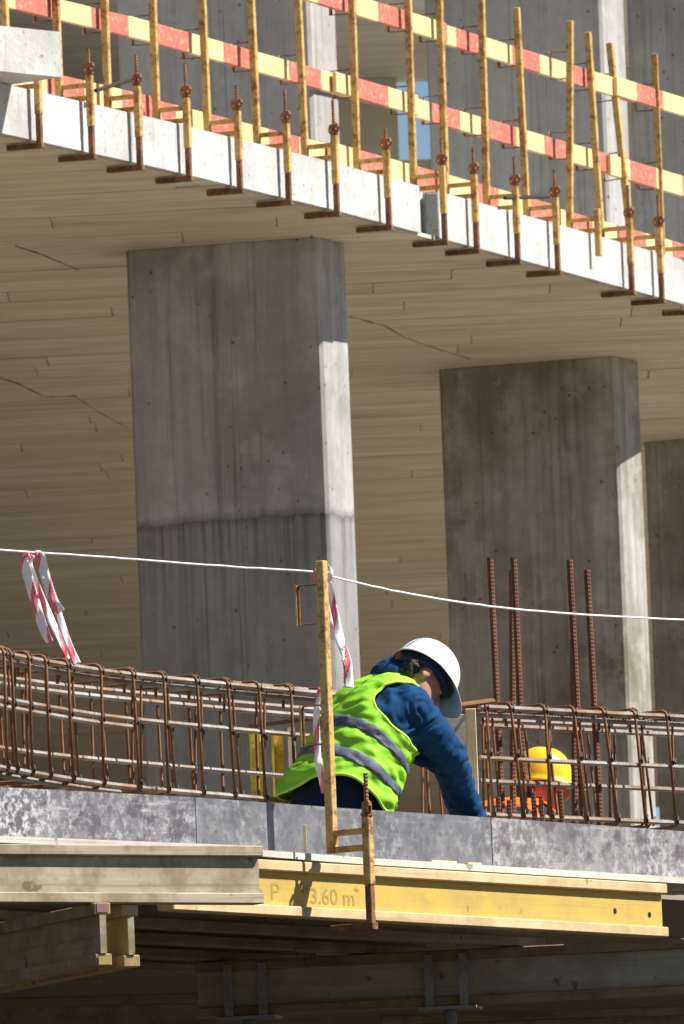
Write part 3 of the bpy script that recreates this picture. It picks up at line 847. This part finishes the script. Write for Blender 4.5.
# timber stop-end between the cages
d0 = 55.9
p = D(462, 712, d0)
o = MB().box((D(449, 760, d0).x, d0 + .12, Z0 + HD + .001), (D(470, 760, d0).x, d0 + .145, p.z + .0), .002).build('plywood_sheet', 'ledge_ply'); tag(o, 'upright pale plywood stop-end sheet beside the worker\'s arm', 'plywood')
p = D(473, 709, d0 - .05)
o = MB().box((D(467, 760, d0).x, d0 - .08, Z0 + HD + .001), (D(477.5, 760, d0).x, d0 + .0, p.z), .003).build('timber_post', 'timber'); tag(o, 'upright timber batten at the end of the right rebar cage', 'batten')
o = MB().tube([D(448, 707, 55.4), D(493, 701, 55.75)], .011, 7, rib=.0015).build('loose_bar', 'bar_rust'); tag(o, 'short loose rusty bar lying on top of the right cage, by the helmet', 'rebar')
# yellow perforated steel fitting behind the left cage
d0 = 57.0
root = thing('steel_fitting', 'yellow perforated steel formwork fitting behind the left cage beside the worker', 'steel fitting', (D(270, 790, d0).x, d0, Z0 + HD))
xa, xb, xc, xd = D(250, 760, d0).x, D(262, 760, d0).x, D(272, 760, d0).x, D(296, 760, d0).x
zb, zt = Z0 + HD + .001, D(270, 729, d0).z
MB().box((xa, d0 - .02, zb), (xb, d0 + .06, zt), .004).build('flange', 'yellow_steel', root)
mb = MB()
ys = [zb, zb + .10, zb + .13, zb + .22, zb + .25, zt]
MB().box((xc, d0 - .05, zb), (xc + .010, d0 + .05, zt)).build('side_plate', 'yellow_steel', root)
MB().box((xd - .03, d0 - .05, zb), (xd, d0 + .05, zt)).build('side_plate', 'timber', root)
for z0, z1 in ((zb, zb + .10), (zb + .155, zb + .25), (zb + .30, zt - .02)):
    MB().box((xc + .012, d0 - .0, z0), (xc + .047, d0 + .012, z1), .002).build('rung_plate', 'yellow_steel', root)
MB().bar(V((xa, d0 - .03, zt + .01)), V((xd + .10, d0 - .10, zt + .03)), .03, .016).build('top_rod', 'bar_rust', root)

# ------------------------------------------------------------------ rope and warning tape
def rope_pts(pts):
    return smooth_path([D(x, y, d) for x, y, d in pts], 8)
rp = rope_pts([(-80, 543, 52.6), (0, 550, 53.0), (110, 557.5, 53.3), (220, 566, 53.55), (316, 572, 53.75), (333, 577, 53.85), (400, 592, 54.3), (480, 605, 54.8), (560, 613, 55.2), (684, 620, 55.9), (780, 623, 56.4)])
rp = [p + V((0, 0, .0022 * noise.noise(V((k * .9, 0, 0))))) for k, p in enumerate(rp)]
o = MB().tube(rp, .0042, 7).build('rope', 'rope', smooth=True); tag(o, 'thin white rope strung across the picture over the rebar', 'rope')
def ribbon(mb_list, ctrl, w0, d, twist=0.0, amp=.0025):
    pts = smooth_path([D(x, y, d + (k * .01)) for k, (x, y) in enumerate(ctrl)], 8)
    vs, fs, uv = [], [], []
    n = len(pts); acc = 0
    for i, p in enumerate(pts):
        t = i / (n - 1)
        dr = (pts[min(i + 1, n - 1)] - pts[max(i - 1, 0)]).normalized()
        side = dr.cross(V((0, 1, 0))).normalized(); nrm = dr.cross(side)
        ang = twist * t + .28 * math.sin(t * 7 + twist)
        sv = side * math.cos(ang) + nrm * math.sin(ang)
        if i: acc += (p - pts[i - 1]).length
        ww = w0 * .80 * (.55 + .45 * min(1, t * 4))
        for j, u in enumerate((-1, -.5, 0, .5, 1)):
            q = p + sv * (u * ww / 2) + nrm * (amp * math.sin(u * 3.1 + i * .35) + .004 * math.sin(i * .8))
            vs.append(q); uv.append((u * .5 + .5, acc))
    for i in range(n - 1):
        for j in range(4):
            a = i * 5 + j; fs.append((a, a + 1, a + 6, a + 5))
    mb_list.append((vs, fs, uv))
def tape(label, ribbons):
    lst = []
    for c, w0, d, tw in ribbons: ribbon(lst, c, w0, d, tw)
    root = None
    for k, (vs, fs, uv) in enumerate(lst):
        me = mkmesh('tape', vs, fs, True)
        ul = me.uv_layers.new(name='UVMap')
        for lp_ in me.loops: ul.data[lp_.index].uv = uv[lp_.vertex_index]
        if root is None:
            root = thing('warning_tape', label, 'warning tape', vs[0])
        o = link('tape_tail', me, 'tape_plastic', root)
        sm = o.modifiers.new('thick', 'SOLIDIFY'); sm.thickness = .0005
    return root
tp1 = tape('red and white warning tape fluttering from the rope at the left', [
    ([(30, 555), (24, 560), (29, 580), (36, 605), (44, 630), (50, 642)], .046, 53.05, .5),
    ([(33, 555), (29, 565), (38, 590), (52, 622), (63, 645), (69, 659)], .038, 53.10, -.5),
    ([(35, 554), (40, 556), (45, 575), (53, 600), (61, 612)], .046, 53.02, .3),
    ([(38, 556), (44, 575), (55, 605), (67, 640), (77, 664)], .040, 53.07, -.3)])
tp2 = tape('red and white warning tape tied round the top of the lower guard post', [
    ([(318, 569), (317, 575), (323, 598), (328, 620), (332, 640)], .044, 53.70, .4),
    ([(320, 568), (326, 580), (333, 610), (340, 640), (347, 660), (349, 688)], .048, 53.74, -.35),
    ([(316, 573), (322, 566), (329, 572), (326, 582)], .040, 53.66, .2)])
tp3 = tape('pale strip of warning tape hanging left of the lower guard post', [
    ([(320, 688), (317, 706), (316.5, 730), (318, 760), (321, 775), (324, 793)], .034, 53.72, .5)])
# printed characters on the tape tail, too small to read
mb = MB()
for k in range(11):
    y0 = 646 + k * 3.6
    for j in range(2):
        a = D(343.5 + random.uniform(-1.6, 1.8) + k * .18, y0 + random.uniform(0, 2), 53.69); b = a + V((random.uniform(-.010, .010), 0, random.uniform(.003, .010)))
        mb.tube([a, b], .0018, 4)
struct(mb.build('print', 'ink', tp2), 'stuff')

# ------------------------------------------------------------------ people
def eval_remesh(verts, faces, voxel, smooth_it=6, fac=.5):
    me = mkmesh('tmp', verts, faces)
    o = bpy.data.objects.new('tmp_remesh', me); col.objects.link(o)
    r = o.modifiers.new('r', 'REMESH'); r.mode = 'VOXEL'; r.voxel_size = voxel; r.use_smooth_shade = True
    if smooth_it:
        s = o.modifiers.new('s', 'SMOOTH'); s.iterations = smooth_it; s.factor = fac
    dg = bpy.context.evaluated_depsgraph_get()
    out = bpy.data.meshes.new_from_object(o.evaluated_get(dg))
    bpy.data.objects.remove(o)
    return out
def rough_up(me, octs):
    nor = [x.normal.copy() for x in me.vertices]; out = []
    for x in me.vertices:
        p = x.co; out += list(p + nor[x.index] * sum(a * noise.noise(p * f) for a, f in octs))
    me.vertices.foreach_set('co', out); me.update()
def loft(mb, rings, n=20, cap=True):
    """rings: (centre, axis_u, axis_w, ru, rw)"""
    base = len(mb.v)
    for c, u, w_, ru, rw in rings:
        for j in range(n):
            a = 2 * math.pi * j / n
            mb.v.append(V(c) + V(u) * (math.cos(a) * ru) + V(w_) * (math.sin(a) * rw))
    for i in range(len(rings) - 1):
        for j in range(n):
            a = base + i * n + j; b = base + i * n + (j + 1) % n
            mb.f.append((a, b, b + n, a + n))
    if cap:
        mb.f.append(tuple(base + j for j in range(n))[::-1]); e = base + (len(rings) - 1) * n
        mb.f.append(tuple(e + j for j in range(n)))
def limb(mb, pts, rad, n=14):
    pts = [V(p) for p in pts]
    sm = smooth_path(pts, 5); rs = []
    for i in range(len(pts) - 1):
        for k in range(5): rs.append(rad[i] + (rad[i + 1] - rad[i]) * k / 5)
    rs.append(rad[-1])
    mb.tube(sm, rs, n)
def ball(mb, c, rx, ry=None, rz=None, axes=None, n=14, m=9):
    ry = ry or rx; rz = rz or rx
    X, Y, Zz = axes if axes else (V((1, 0, 0)), V((0, 1, 0)), V((0, 0, 1)))
    rings = []
    for i in range(1, m):
        a = math.pi * i / m - math.pi / 2
        rings.append((V(c) + Zz * (math.sin(a) * rz), X, Y, math.cos(a) * rx, math.cos(a) * ry))
    loft(mb, rings, n)

def person(spec):
    yaw = spec['yaw']; L = spec['lean']; TL = spec.get('torso', .60)
    O = spec['hip']
    rot = Matrix.Rotation(yaw, 4, 'Z'); MW = Matrix.Translation(O) @ rot; MI = MW.inverted()
    loc = lambda p: MI @ V(p)
    body = None
    aL = L
    side = V((0, -1, 0))                  # the person's right
    def spine(v):                         # rounded back
        ang0 = aL * .62; ang1 = aL * 1.30
        p = V((0, 0, 0)); k = 24; ds = TL / k; s = 0
        tgt = v * TL
        sgn = 1 if tgt >= 0 else -1
        if tgt < 0:
            a = ang0; return V((math.sin(a), 0, math.cos(a))) * tgt, a
        while s < tgt - 1e-6:
            st = min(ds, tgt - s); a = ang0 + (ang1 - ang0) * min(1.0, (s + st / 2) / TL)
            p = p + V((math.sin(a), 0, math.cos(a))) * st; s += st
        a = ang0 + (ang1 - ang0) * min(1.0, v)
        return p, a
    tab = [(-.20, .175, .135), (0, .195, .155), (.2, .192, .150), (.42, .196, .150), (.62, .204, .150), (.74, .203, .138), (.84, .172, .112), (.93, .112, .085), (1.0, .078, .070), (1.08, .060, .062)]
    def dims(v):
        for (a, r0, b0), (c, r1, b1) in zip(tab, tab[1:]):
            if v <= c:
                f = max(0, (v - a) / (c - a)); f = f * f * (3 - 2 * f) * .5 + f * .5
                return r0 + (r1 - r0) * f, b0 + (b1 - b0) * f
        return tab[-1][1:]
    def T(v, th, off=0.0, offb=0.0):      # th 0 = right side, 90 = back
        p, a = spine(v); b = V((-math.cos(a), 0, math.sin(a)))
        r, bb = dims(v)
        e = .86
        cu, su = math.cos(th), math.sin(th)
        cu = math.copysign(abs(cu) ** e, cu); su = math.copysign(abs(su) ** e, su)
        return p + side * (cu * (r + off)) + b * (su * (bb + off + offb))
    def torso(mb, v0, v1, off):
        n = 28; rows = 22; base = len(mb.v)
        for i in range(rows + 1):
            v = v0 + (v1 - v0) * i / rows
            for j in range(n): mb.v.append(T(v, 2 * math.pi * j / n, off))
        for i in range(rows):
            for j in range(n):
                a = base + i * n + j; b = base + i * n + (j + 1) % n
                mb.f.append((a, b, b + n, a + n))
        mb.f.append(tuple(base + j for j in range(n))[::-1]); e = base + rows * n
        mb.f.append(tuple(e + j for j in range(n)))
    ps, a_s = spine(.80)
    ax = V((math.sin(a_s), 0, math.cos(a_s)))
    shR = ps + side * .160 - ax * .032; shL = ps - side * .160 - ax * .032
    elR, wrR = loc(spec['elbow']), loc(spec['wrist'])
    elL, wrL = loc(spec['elbow'] + V((-.01, .30, .0))), loc(spec['wrist'] + V((-.02, .28, 0)))
    neck, a_n = spine(1.0)
    # head frame
    hp, hy = spec['head_pitch'], spec['head_yaw']
    hf = V((math.cos(hp) * math.cos(hy), math.cos(hp) * math.sin(hy), -math.sin(hp)))
    hu = V((math.sin(hp) * math.cos(hy), math.sin(hp) * math.sin(hy), math.cos(hp)))
    hl = hu.cross(hf)                     # person's left
    hr_ = spec.get('head_roll', 0.0)
    hu, hl = hu * math.cos(hr_) + hl * math.sin(hr_), hl * math.cos(hr_) - hu * math.sin(hr_)
    hc = loc(spec['head'])
    def HH(f, l, u): return hc + hf * f + hl * l + hu * u
    # ---- body: one continuous skin surface
    mb = MB()
    rings = []
    for u, f0, f1, hw in ((-.118, .050, .098, .026), (-.105, .005, .104, .044), (-.08, -.030, .100, .060), (-.05, -.060, .097, .068), (-.02, -.082, .095, .073),
                          (.01, -.094, .098, .077), (.04, -.100, .094, .079), (.07, -.097, .084, .076), (.095, -.080, .062, .062), (.112, -.05, .03, .036)):
        rings.append((HH((f0 + f1) / 2, 0, u), hf, hl, (f1 - f0) / 2, hw))
    loft(mb, rings, 22)
    limb(mb, [HH(.100, 0, .012), HH(.116, 0, -.018), HH(.100, 0, -.036)], [.009, .015, .010], 8)      # nose
    limb(mb, [HH(.090, .035, .030), HH(.100, 0, .026), HH(.090, -.035, .030)], [.010, .012, .010], 8)  # brow
    limb(mb, [HH(.090, .022, -.066), HH(.098, 0, -.064), HH(.090, -.022, -.066)], [.006, .009, .006], 8)  # lips
    for s in (-1, 1):
        ball(mb, HH(.086, s * .034, .006), .014)                                                       # eyes
        ball(mb, HH(-.012, s * .078, -.010), .020, .009, .033, (hf, hl, hu))                            # ears
        ball(mb, HH(-.004, s * .084, -.006), .012, .007, .022, (hf, hl, hu))
    limb(mb, [HH(-.035, 0, -.04), (HH(-.03, 0, -.10) + neck) / 2, neck - V((math.sin(a_n), 0, math.cos(a_n))) * .05], [.058, .057, .064])
    torso(mb, -.05, .97, -.018)
    for sh, el, wr, s in ((shR, elR, wrR, 1), (shL, elL, wrL, -1)):
        limb(mb, [sh, el, wr], [.055, .042, .028])
        # hand: palm, four fingers, thumb from the palm's side
        dr = (wr - el).normalized(); sv = dr.cross(V((1, 0, 0))).normalized() if abs(dr.x) < .9 else dr.cross(V((0, 1, 0))).normalized()
        pn = dr.cross(sv)
        loft(mb, [(wr + dr * t, sv, pn, w_, h_) for t, w_, h_ in ((-.01, .027, .021), (.03, .036, .019), (.07, .042, .016), (.095, .041, .014))], 12)
        for k, (o_, ln) in enumerate(((-.030, .068), (-.010, .080), (.010, .075), (.029, .058))):
            b0 = wr + dr * .082 + sv * o_
            limb(mb, [b0, b0 + dr * ln * .5 + pn * .006, b0 + dr * ln * .8 + pn * .026, b0 + dr * ln * .86 + pn * .045], [.0095, .009, .0085, .007], 8)
        b0 = wr + dr * .030 - sv * .030
        limb(mb, [b0, b0 + dr * .030 - sv * .026 + pn * .010, b0 + dr * .060 - sv * .032 + pn * .022], [.013, .011, .009], 8)
    feet = []
    for s in (1, -1):
        hipj = V((0, -.095 * s, -.02)); zf = Z0 + HD - O.z       # kneeling, sitting back on the heels
        kn = V((.26, -.085 * s + .03, zf + .085)); an = V((-.10, -.09 * s + .03, zf + .075))
        feet.append((hipj, kn, an, zf))
        limb(mb, [hipj, kn, an, an + V((-.08, 0, -.02)), an + V((-.16, 0, -.035))], [.075, .05, .038, .04, .03])
    me = eval_remesh(mb.v, mb.f, .006, 3)
    me.transform(Matrix.Identity(4))
    body = link('person', me, spec.get('skin', 'skin'), matrix=MW); PM[body.name] = MW.copy()
    tag(body, spec['label'], 'person')
    def child(name, me, mat, par=None):
        o = link(name, me, mat, par or body, local=True); o.matrix_parent_inverse = Matrix.Identity(4); return o
    # ---- hoodie / shirt
    mb = MB(); torso(mb, .07, .975, .012)
    for sh, el, wr in ((shR, elR, wrR), (shL, elL, wrL)):
        ins = sh + (ps - sh) * .35
        mid1 = sh.lerp(el, .5); mid2 = el.lerp(wr, .5)
        limb(mb, [ins, sh, mid1, el, mid2, wr], [.080, .087, .077, .065, .056, .047], 16)
    if spec.get('hood'):
        n0, an = spine(.99); b = V((-math.cos(an), 0, math.sin(an))); axn = V((math.sin(an), 0, math.cos(an)))
        ring = []
        for k in range(11):
            th = R_(-75) + R_(330) * k / 10
            ring.append(n0 + side * (math.cos(th) * .088) + b * (math.sin(th) * .082 + .010) - axn * (.012 - .02 * math.sin(th)))
        limb(mb, ring, [.022, .03, .036, .043, .048, .050, .048, .043, .036, .03, .022], 10)
        ball(mb, n0 + b * .090 - axn * .040, .105, .062, .080, (side, b, axn))
    me = eval_remesh(mb.v, mb.f, .007, 4)
    shd = (elR - shR).normalized()
    nor = [vtx.normal.copy() for vtx in me.vertices]; newco = []
    for vtx in me.vertices:               # wrinkles: stronger round elbow, armpit and waist
        p = vtx.co
        k = .0022
        da = (p - (shR + elR) / 2).length; db = (p - elR).length; dc = (p - (shR - ax * .10)).length; dw = (p - elR.lerp(wrR, .75)).length
        k += .0055 * math.exp(-(db / .10) ** 2) + .0075 * math.exp(-(dc / .12) ** 2) + .005 * math.exp(-(dw / .09) ** 2)
        # direction-stretched noise
        q = p - shR; al = q.dot(shd); pr = q - shd * al
        nv = noise.noise(V((al * 44 + 6 * noise.noise(p * 9), pr.x * 8, pr.y * 8 + pr.z * 8))) + .5 * noise.noise(p * 26)
        newco += list(p + nor[vtx.index] * (k * (nv * 2.0 + 1.5 * (1 - 2.4 * abs(noise.noise(V((al * 26 + pr.y * 9, pr.x * 7 + 3, pr.z * 9))))))))
    me.vertices.foreach_set('co', newco); me.update()
    hood = child('hoodie' if spec.get('hood') else 'shirt', me, spec['top'])
    for sh, el in ((shR, elR), (shL, elL)):
        q = sh.lerp(el, .30); dd = (el - sh).normalized(); u = dd.orthogonal().normalized(); w_ = dd.cross(u)
        ring = [q + (u * math.cos(a) + w_ * math.sin(a)) * .0835 for a in [2 * math.pi * k / 24 for k in range(25)]]
        child('sleeve_seam', MB().tube(ring, .0045, 6, cap=False).mesh('sleeve_seam', True), spec['top'], hood)
    # ---- trousers and boots
    mb = MB()
    torso(mb, -.20, .12, .010)
    for hipj, kn, an, zf in feet:
        limb(mb, [hipj, hipj.lerp(kn, .5), kn, kn.lerp(an, .5), an], [.105, .092, .072, .066, .058], 14)
    me = eval_remesh(mb.v, mb.f, .010, 4)
    rough_up(me, ((.006, 16), (.003, 40)))
    child('trousers', me, spec['bottom'])
    for hipj, kn, an, zf in feet:
        mb = MB()
        limb(mb, [an + V((.05, 0, 0)), an + V((-.02, 0, 0))], [.052, .05])
        loft(mb, [(V((an.x + dx, an.y, zf + .002 + hz)), V((0, 1, 0)), V((0, 0, 1)), ww, hz) for dx, ww, hz in ((.04, .04, .05), (-.03, .043, .055), (-.09, .045, .045), (-.16, .048, .035), (-.21, .045, .028), (-.24, .025, .02))][::-1], 14)
        child('boot', eval_remesh(mb.v, mb.f, .009, 2), 'boot_leather')
    # ---- vest: open cloth shell over the hoodie
    NT_, NV = 96, 64
    vo = spec.get('vest_off', .030)
    def hem(th): return spec['hem'](th)
    idx = {}; vs, fs, vv = [], [], []
    def vpt(i, j):
        th = 2 * math.pi * j / NT_; h0 = hem(th); v = h0 + (.985 - h0) * i / NV
        sag = max(0, .34 - v)
        fl = .006 * math.sin(th * 7 + v * 3) * max(0, 1 - v * 1.6) + .013 * noise.noise(V((th * 2.6, v * 11, 1.7))) * (1 - v * .6) + .010 * noise.noise(V((th * 4 + v * 14, v * 20, 5.1)))
        rid = lambda q: 1 - abs(noise.noise(q)) * 2
        cre = (.010 * rid(V((th * 1.9 + v * 3.2, v * 9 - th * .9, 8.2))) + .006 * rid(V((th * 4.1 - v * 5, v * 15, 3.3))) - .010) * min(1, max(0, 1.15 - v))
        o_ = vo * (1.0 if v < .7 else 1 - (v - .7) * 1.2) + sag * .07 + fl + cre
        return T(v, th, o_), v, th
    for i in range(NV + 1):
        for j in range(NT_):
            p, v, th = vpt(i, j); idx[i, j] = len(vs); vs.append(p); vv.append((v, th))
    def angd(a, b): return abs((a - b + math.pi) % (2 * math.pi) - math.pi)
    def keep(v, th):
        dr_, dl_ = angd(th, R_(spec.get('armc', -8))), angd(th, math.pi + R_(8))
        for dd in (dr_, dl_):
            if .50 < v < .915:
                u = (v - .50) / .415
                wdt = R_(62) * math.sqrt(max(0, math.sin(math.pi * min(1, u ** .75))))
                if dd < wdt: return False
        if angd(th, -math.pi / 2) < R_(7 + 22 * max(0, v - .5)): return False    # open front
        if v > .955 and angd(th, math.pi / 2) > R_(150): return False
        return True
    bands = spec['bands']
    def inband(v, th): return any(b0 + sl * math.sin(th) < v < b1 + sl * math.sin(th) for b0, b1, sl in bands)
    fg, fgr = [], []
    for i in range(NV):
        for j in range(NT_):
            q = (idx[i, j], idx[i, (j + 1) % NT_], idx[i + 1, (j + 1) % NT_], idx[i + 1, j])
            v = (vv[q[0]][0] + vv[q[2]][0]) / 2; th = 2 * math.pi * (j + .5) / NT_
            if not keep(v, th): continue
            fg.append((q, v, th))
    def shell(name, faces, mat, par, off, thick=.004):
        used = {}; nv_, nf = [], []
        for q in faces:
            f = []
            for a in q:
                if a not in used: used[a] = len(nv_); nv_.append(vs[a])
                f.append(used[a])
            nf.append(tuple(f))
        me = mkmesh(name, nv_, nf, True)
        # relax the stair-stepped boundary
        bm = bmesh.new(); bm.from_mesh(me)
        bmesh.ops.recalc_face_normals(bm, faces=bm.faces)
        for _ in range(4):
            new = {}
            for x in bm.verts:
                if x.is_boundary:
                    nb = [e.other_vert(x).co for e in x.link_edges if e.is_boundary]
                    if len(nb) == 2: new[x] = x.co * .5 + (nb[0] + nb[1]) * .25
            for x, c_ in new.items(): x.co = c_
        bm.normal_update()
        cen = T(.4, 0) * .5 + T(.4, math.pi) * .5
        sgn = sum((1 if x.normal.dot(x.co - cen) > 0 else -1) for x in bm.verts)
        if sgn < 0: bmesh.ops.reverse_faces(bm, faces=bm.faces)
        bm.normal_update()
        if off:
            for x in bm.verts: x.co += x.normal * off
        bm.to_mesh(me); bm.free()
        me.polygons.foreach_set('use_smooth', [True] * len(me.polygons))
        o = child(name, me, mat, par)
        sm = o.modifiers.new('thick', 'SOLIDIFY'); sm.thickness = thick; sm.offset = 1
        if name == 'vest':
            bm = bmesh.new(); bm.from_mesh(me); todo = {e for e in bm.edges if e.is_boundary}
            while todo:
                e = todo.pop(); loop = [e.verts[0].co.copy(), e.verts[1].co.copy()]; cur = e.verts[1]
                while True:
                    nx = [x for x in cur.link_edges if x in todo]
                    if not nx: break
                    todo.discard(nx[0]); cur = nx[0].other_vert(cur); loop.append(cur.co.copy())
                if len(loop) > 12:
                    child('piping', MB().tube(loop, .0062, 6).mesh('piping', True), spec.get('edge', 'vest_edge'), o)
            bm.free()
            sb = o.modifiers.new('sub', 'SUBSURF'); sb.levels = 1; sb.render_levels = 1
        return o
    vest = shell('vest', [q for q, v, th in fg], spec['vest'], None, 0)
    bandf = [(q, v, th) for q, v, th in fg if inband(v, th)]
    lowf = [q for q, v, th in bandf if v < bands[0][1] + .12]; 
    for b0, b1, sl in bands:
        ff = [q for q, v, th in fg if b0 + sl * math.sin(th) < v < b1 + sl * math.sin(th)]
        if ff: shell('reflective_stripe', ff, spec.get('stripe', 'stripe_grey'), vest, .0052, .0015)
    # binding along the armhole of the vest, right side
    # ---- hair, helmet
    mb = MB()
    for u, f0, f1, hw in ((-.062, -.076, -.040, .052), (-.045, -.088, -.020, .068), (-.015, -.101, -.006, .0815), (.02, -.109, .05, .086), (.05, -.109, .09, .087), (.08, -.104, .085, .082)):
        rings.append(None)
    rr = [(HH((f0 + f1) / 2, 0, u), hf, hl, (f1 - f0) / 2, hw) for u, f0, f1, hw in ((-.075, -.066, -.044, .040), (-.055, -.088, -.030, .062), (-.030, -.100, -.022, .0765), (.0, -.108, -.012, .084), (.03, -.112, .03, .087), (.06, -.110, .08, .087), (.085, -.10, .08, .082))]
    loft(mb, rr, 24)
    me = eval_remesh(mb.v, mb.f, .006, 2)
    rough_up(me, ((.007, 55), (.003, 120)))
    child('hair', me, 'hair')
    hs = spec.get('helm_scale', 1.0)
    # helmet shell: dome with rim and peak, hollow
    vs2, fs2 = [], []
    NA, NR = 48, 14
    def hpt(a, e, off=0.0):              # a around (0 = front), e 0 rim .. 1 top
        lf, lb, lw, hh = .150 * hs, .148 * hs, .122 * hs, .150 * hs
        ca, sa = math.cos(a), math.sin(a)
        ph = e * math.pi / 2
        cr = math.cos(ph) ** .80; rf = (lf if ca > 0 else lb) + off; rw = lw + off
        ridge = .006 * math.exp(-(sa * cr / .22) ** 2) * math.sin(ph) if off >= 0 else 0
        return HH(ca * cr * rf + .005, sa * cr * rw, .046 + math.sin(ph) * (hh + off) + ridge)
    for i in range(NR + 1):
        for j in range(NA):
            vs2.append(hpt(2 * math.pi * j / NA, i / NR * .999))
    for i in range(NR):
        for j in range(NA):
            a = i * NA + j; b = i * NA + (j + 1) % NA; fs2.append((a, b, b + NA, a + NA))
    fs2.append(tuple(NR * NA + j for j in range(NA)))
    # rim lip and peak
    lip0 = len(vs2)
    for k, (ex, dz) in enumerate(((.006, -.006), (.010, -.014))):
        for j in range(NA):
            a = 2 * math.pi * j / NA; ca = math.cos(a)
            peak = max(0, ca - .25) / .75
            e2 = ex + (peak ** .55) * (.030, .066)[k] * hs
            base = HH(ca * ((.150 if ca > 0 else .148) * hs + e2) + .005, math.sin(a) * (.122 * hs + ex + .010 * peak * (1 - peak) * 3), .046 + dz - peak * (.004, .016)[k] - (.012 * max(0, -ca)) * (k + 1) * .6)
            vs2.append(base)
    for j in range(NA):
        jn = (j + 1) % NA
        fs2.append((j, lip0 + j, lip0 + jn, jn)); fs2.append((lip0 + j, lip0 + NA + j, lip0 + NA + jn, lip0 + jn))
    me = mkmesh('helmet', vs2, fs2, True)
    bm = bmesh.new(); bm.from_mesh(me); bmesh.ops.recalc_face_normals(bm, faces=bm.faces); bm.to_mesh(me); bm.free()
    hel = child('helmet', me, spec['helmet'])
    sm = hel.modifiers.new('thick', 'SOLIDIFY'); sm.thickness = .003; sm.offset = -1
    # harness band inside and ratchet knob at the nape
    mb = MB()
    for k in range(2):
        ring = [HH(math.cos(a) * .118 * hs, math.sin(a) * .097 * hs, .020 + k * .022 - .020 * max(0, -math.cos(a))) for a in [2 * math.pi * j / 36 for j in range(37)]]
        mb.tube(ring, .011, 7, cap=False)
    band = child('headband', mb.mesh('headband', True), 'helmet_band', hel)
    mb = MB(); mb.tube([HH(-.120 * hs, 0, .012), HH(-.140 * hs, 0, .006)], .019, 12)
    child('ratchet_knob', mb.mesh('ratchet_knob'), 'helmet_knob', hel)
    return body, T, MW

def hem1(th): return .115 - .17 * math.cos(2 * (th - R_(28))) * -1 * .5 - .0 + (-.10)
hip1 = D(338, 800, 54.50)
p1 = person(dict(hip=hip1, yaw=R_(33), lean=R_(40), torso=.58, helm_scale=.93, elbow=D(449, 757, 54.62), wrist=D(478, 836, 54.98),
    head=D(419, 680, 54.62), head_pitch=R_(47), head_yaw=R_(-14), head_roll=R_(22), top='hoodie_blue', bottom='trousers_navy', vest='vest_green', helmet='helmet_white', hood=True,
    hem=lambda th: -.02 + .075 * math.cos(2 * (th - R_(28))), bands=[(.135, .21, .03), (.345, .415, .03)], vest_off=.030,
    label='kneeling person in white helmet, blue hoodie and bright green vest, reaching down'))
hip2 = D(487, 880, 58.2)
person(dict(hip=hip2, yaw=R_(60), lean=R_(62), torso=.46, elbow=D(545, 835, 58.5), wrist=D(550, 850, 58.7),
    head=D(540, 789, 58.55), head_pitch=R_(8), head_yaw=R_(-54), top='shirt_dark', bottom='trousers_grey', vest='vest_orange', edge='vest_orange', stripe='shirt_dark', helmet='helmet_yellow', skin='skin_red',
    hem=lambda th: .10, bands=[(.15, .52, .0)], helm_scale=.84, label='second person in yellow helmet and orange vest, seen through the right rebar cage'))
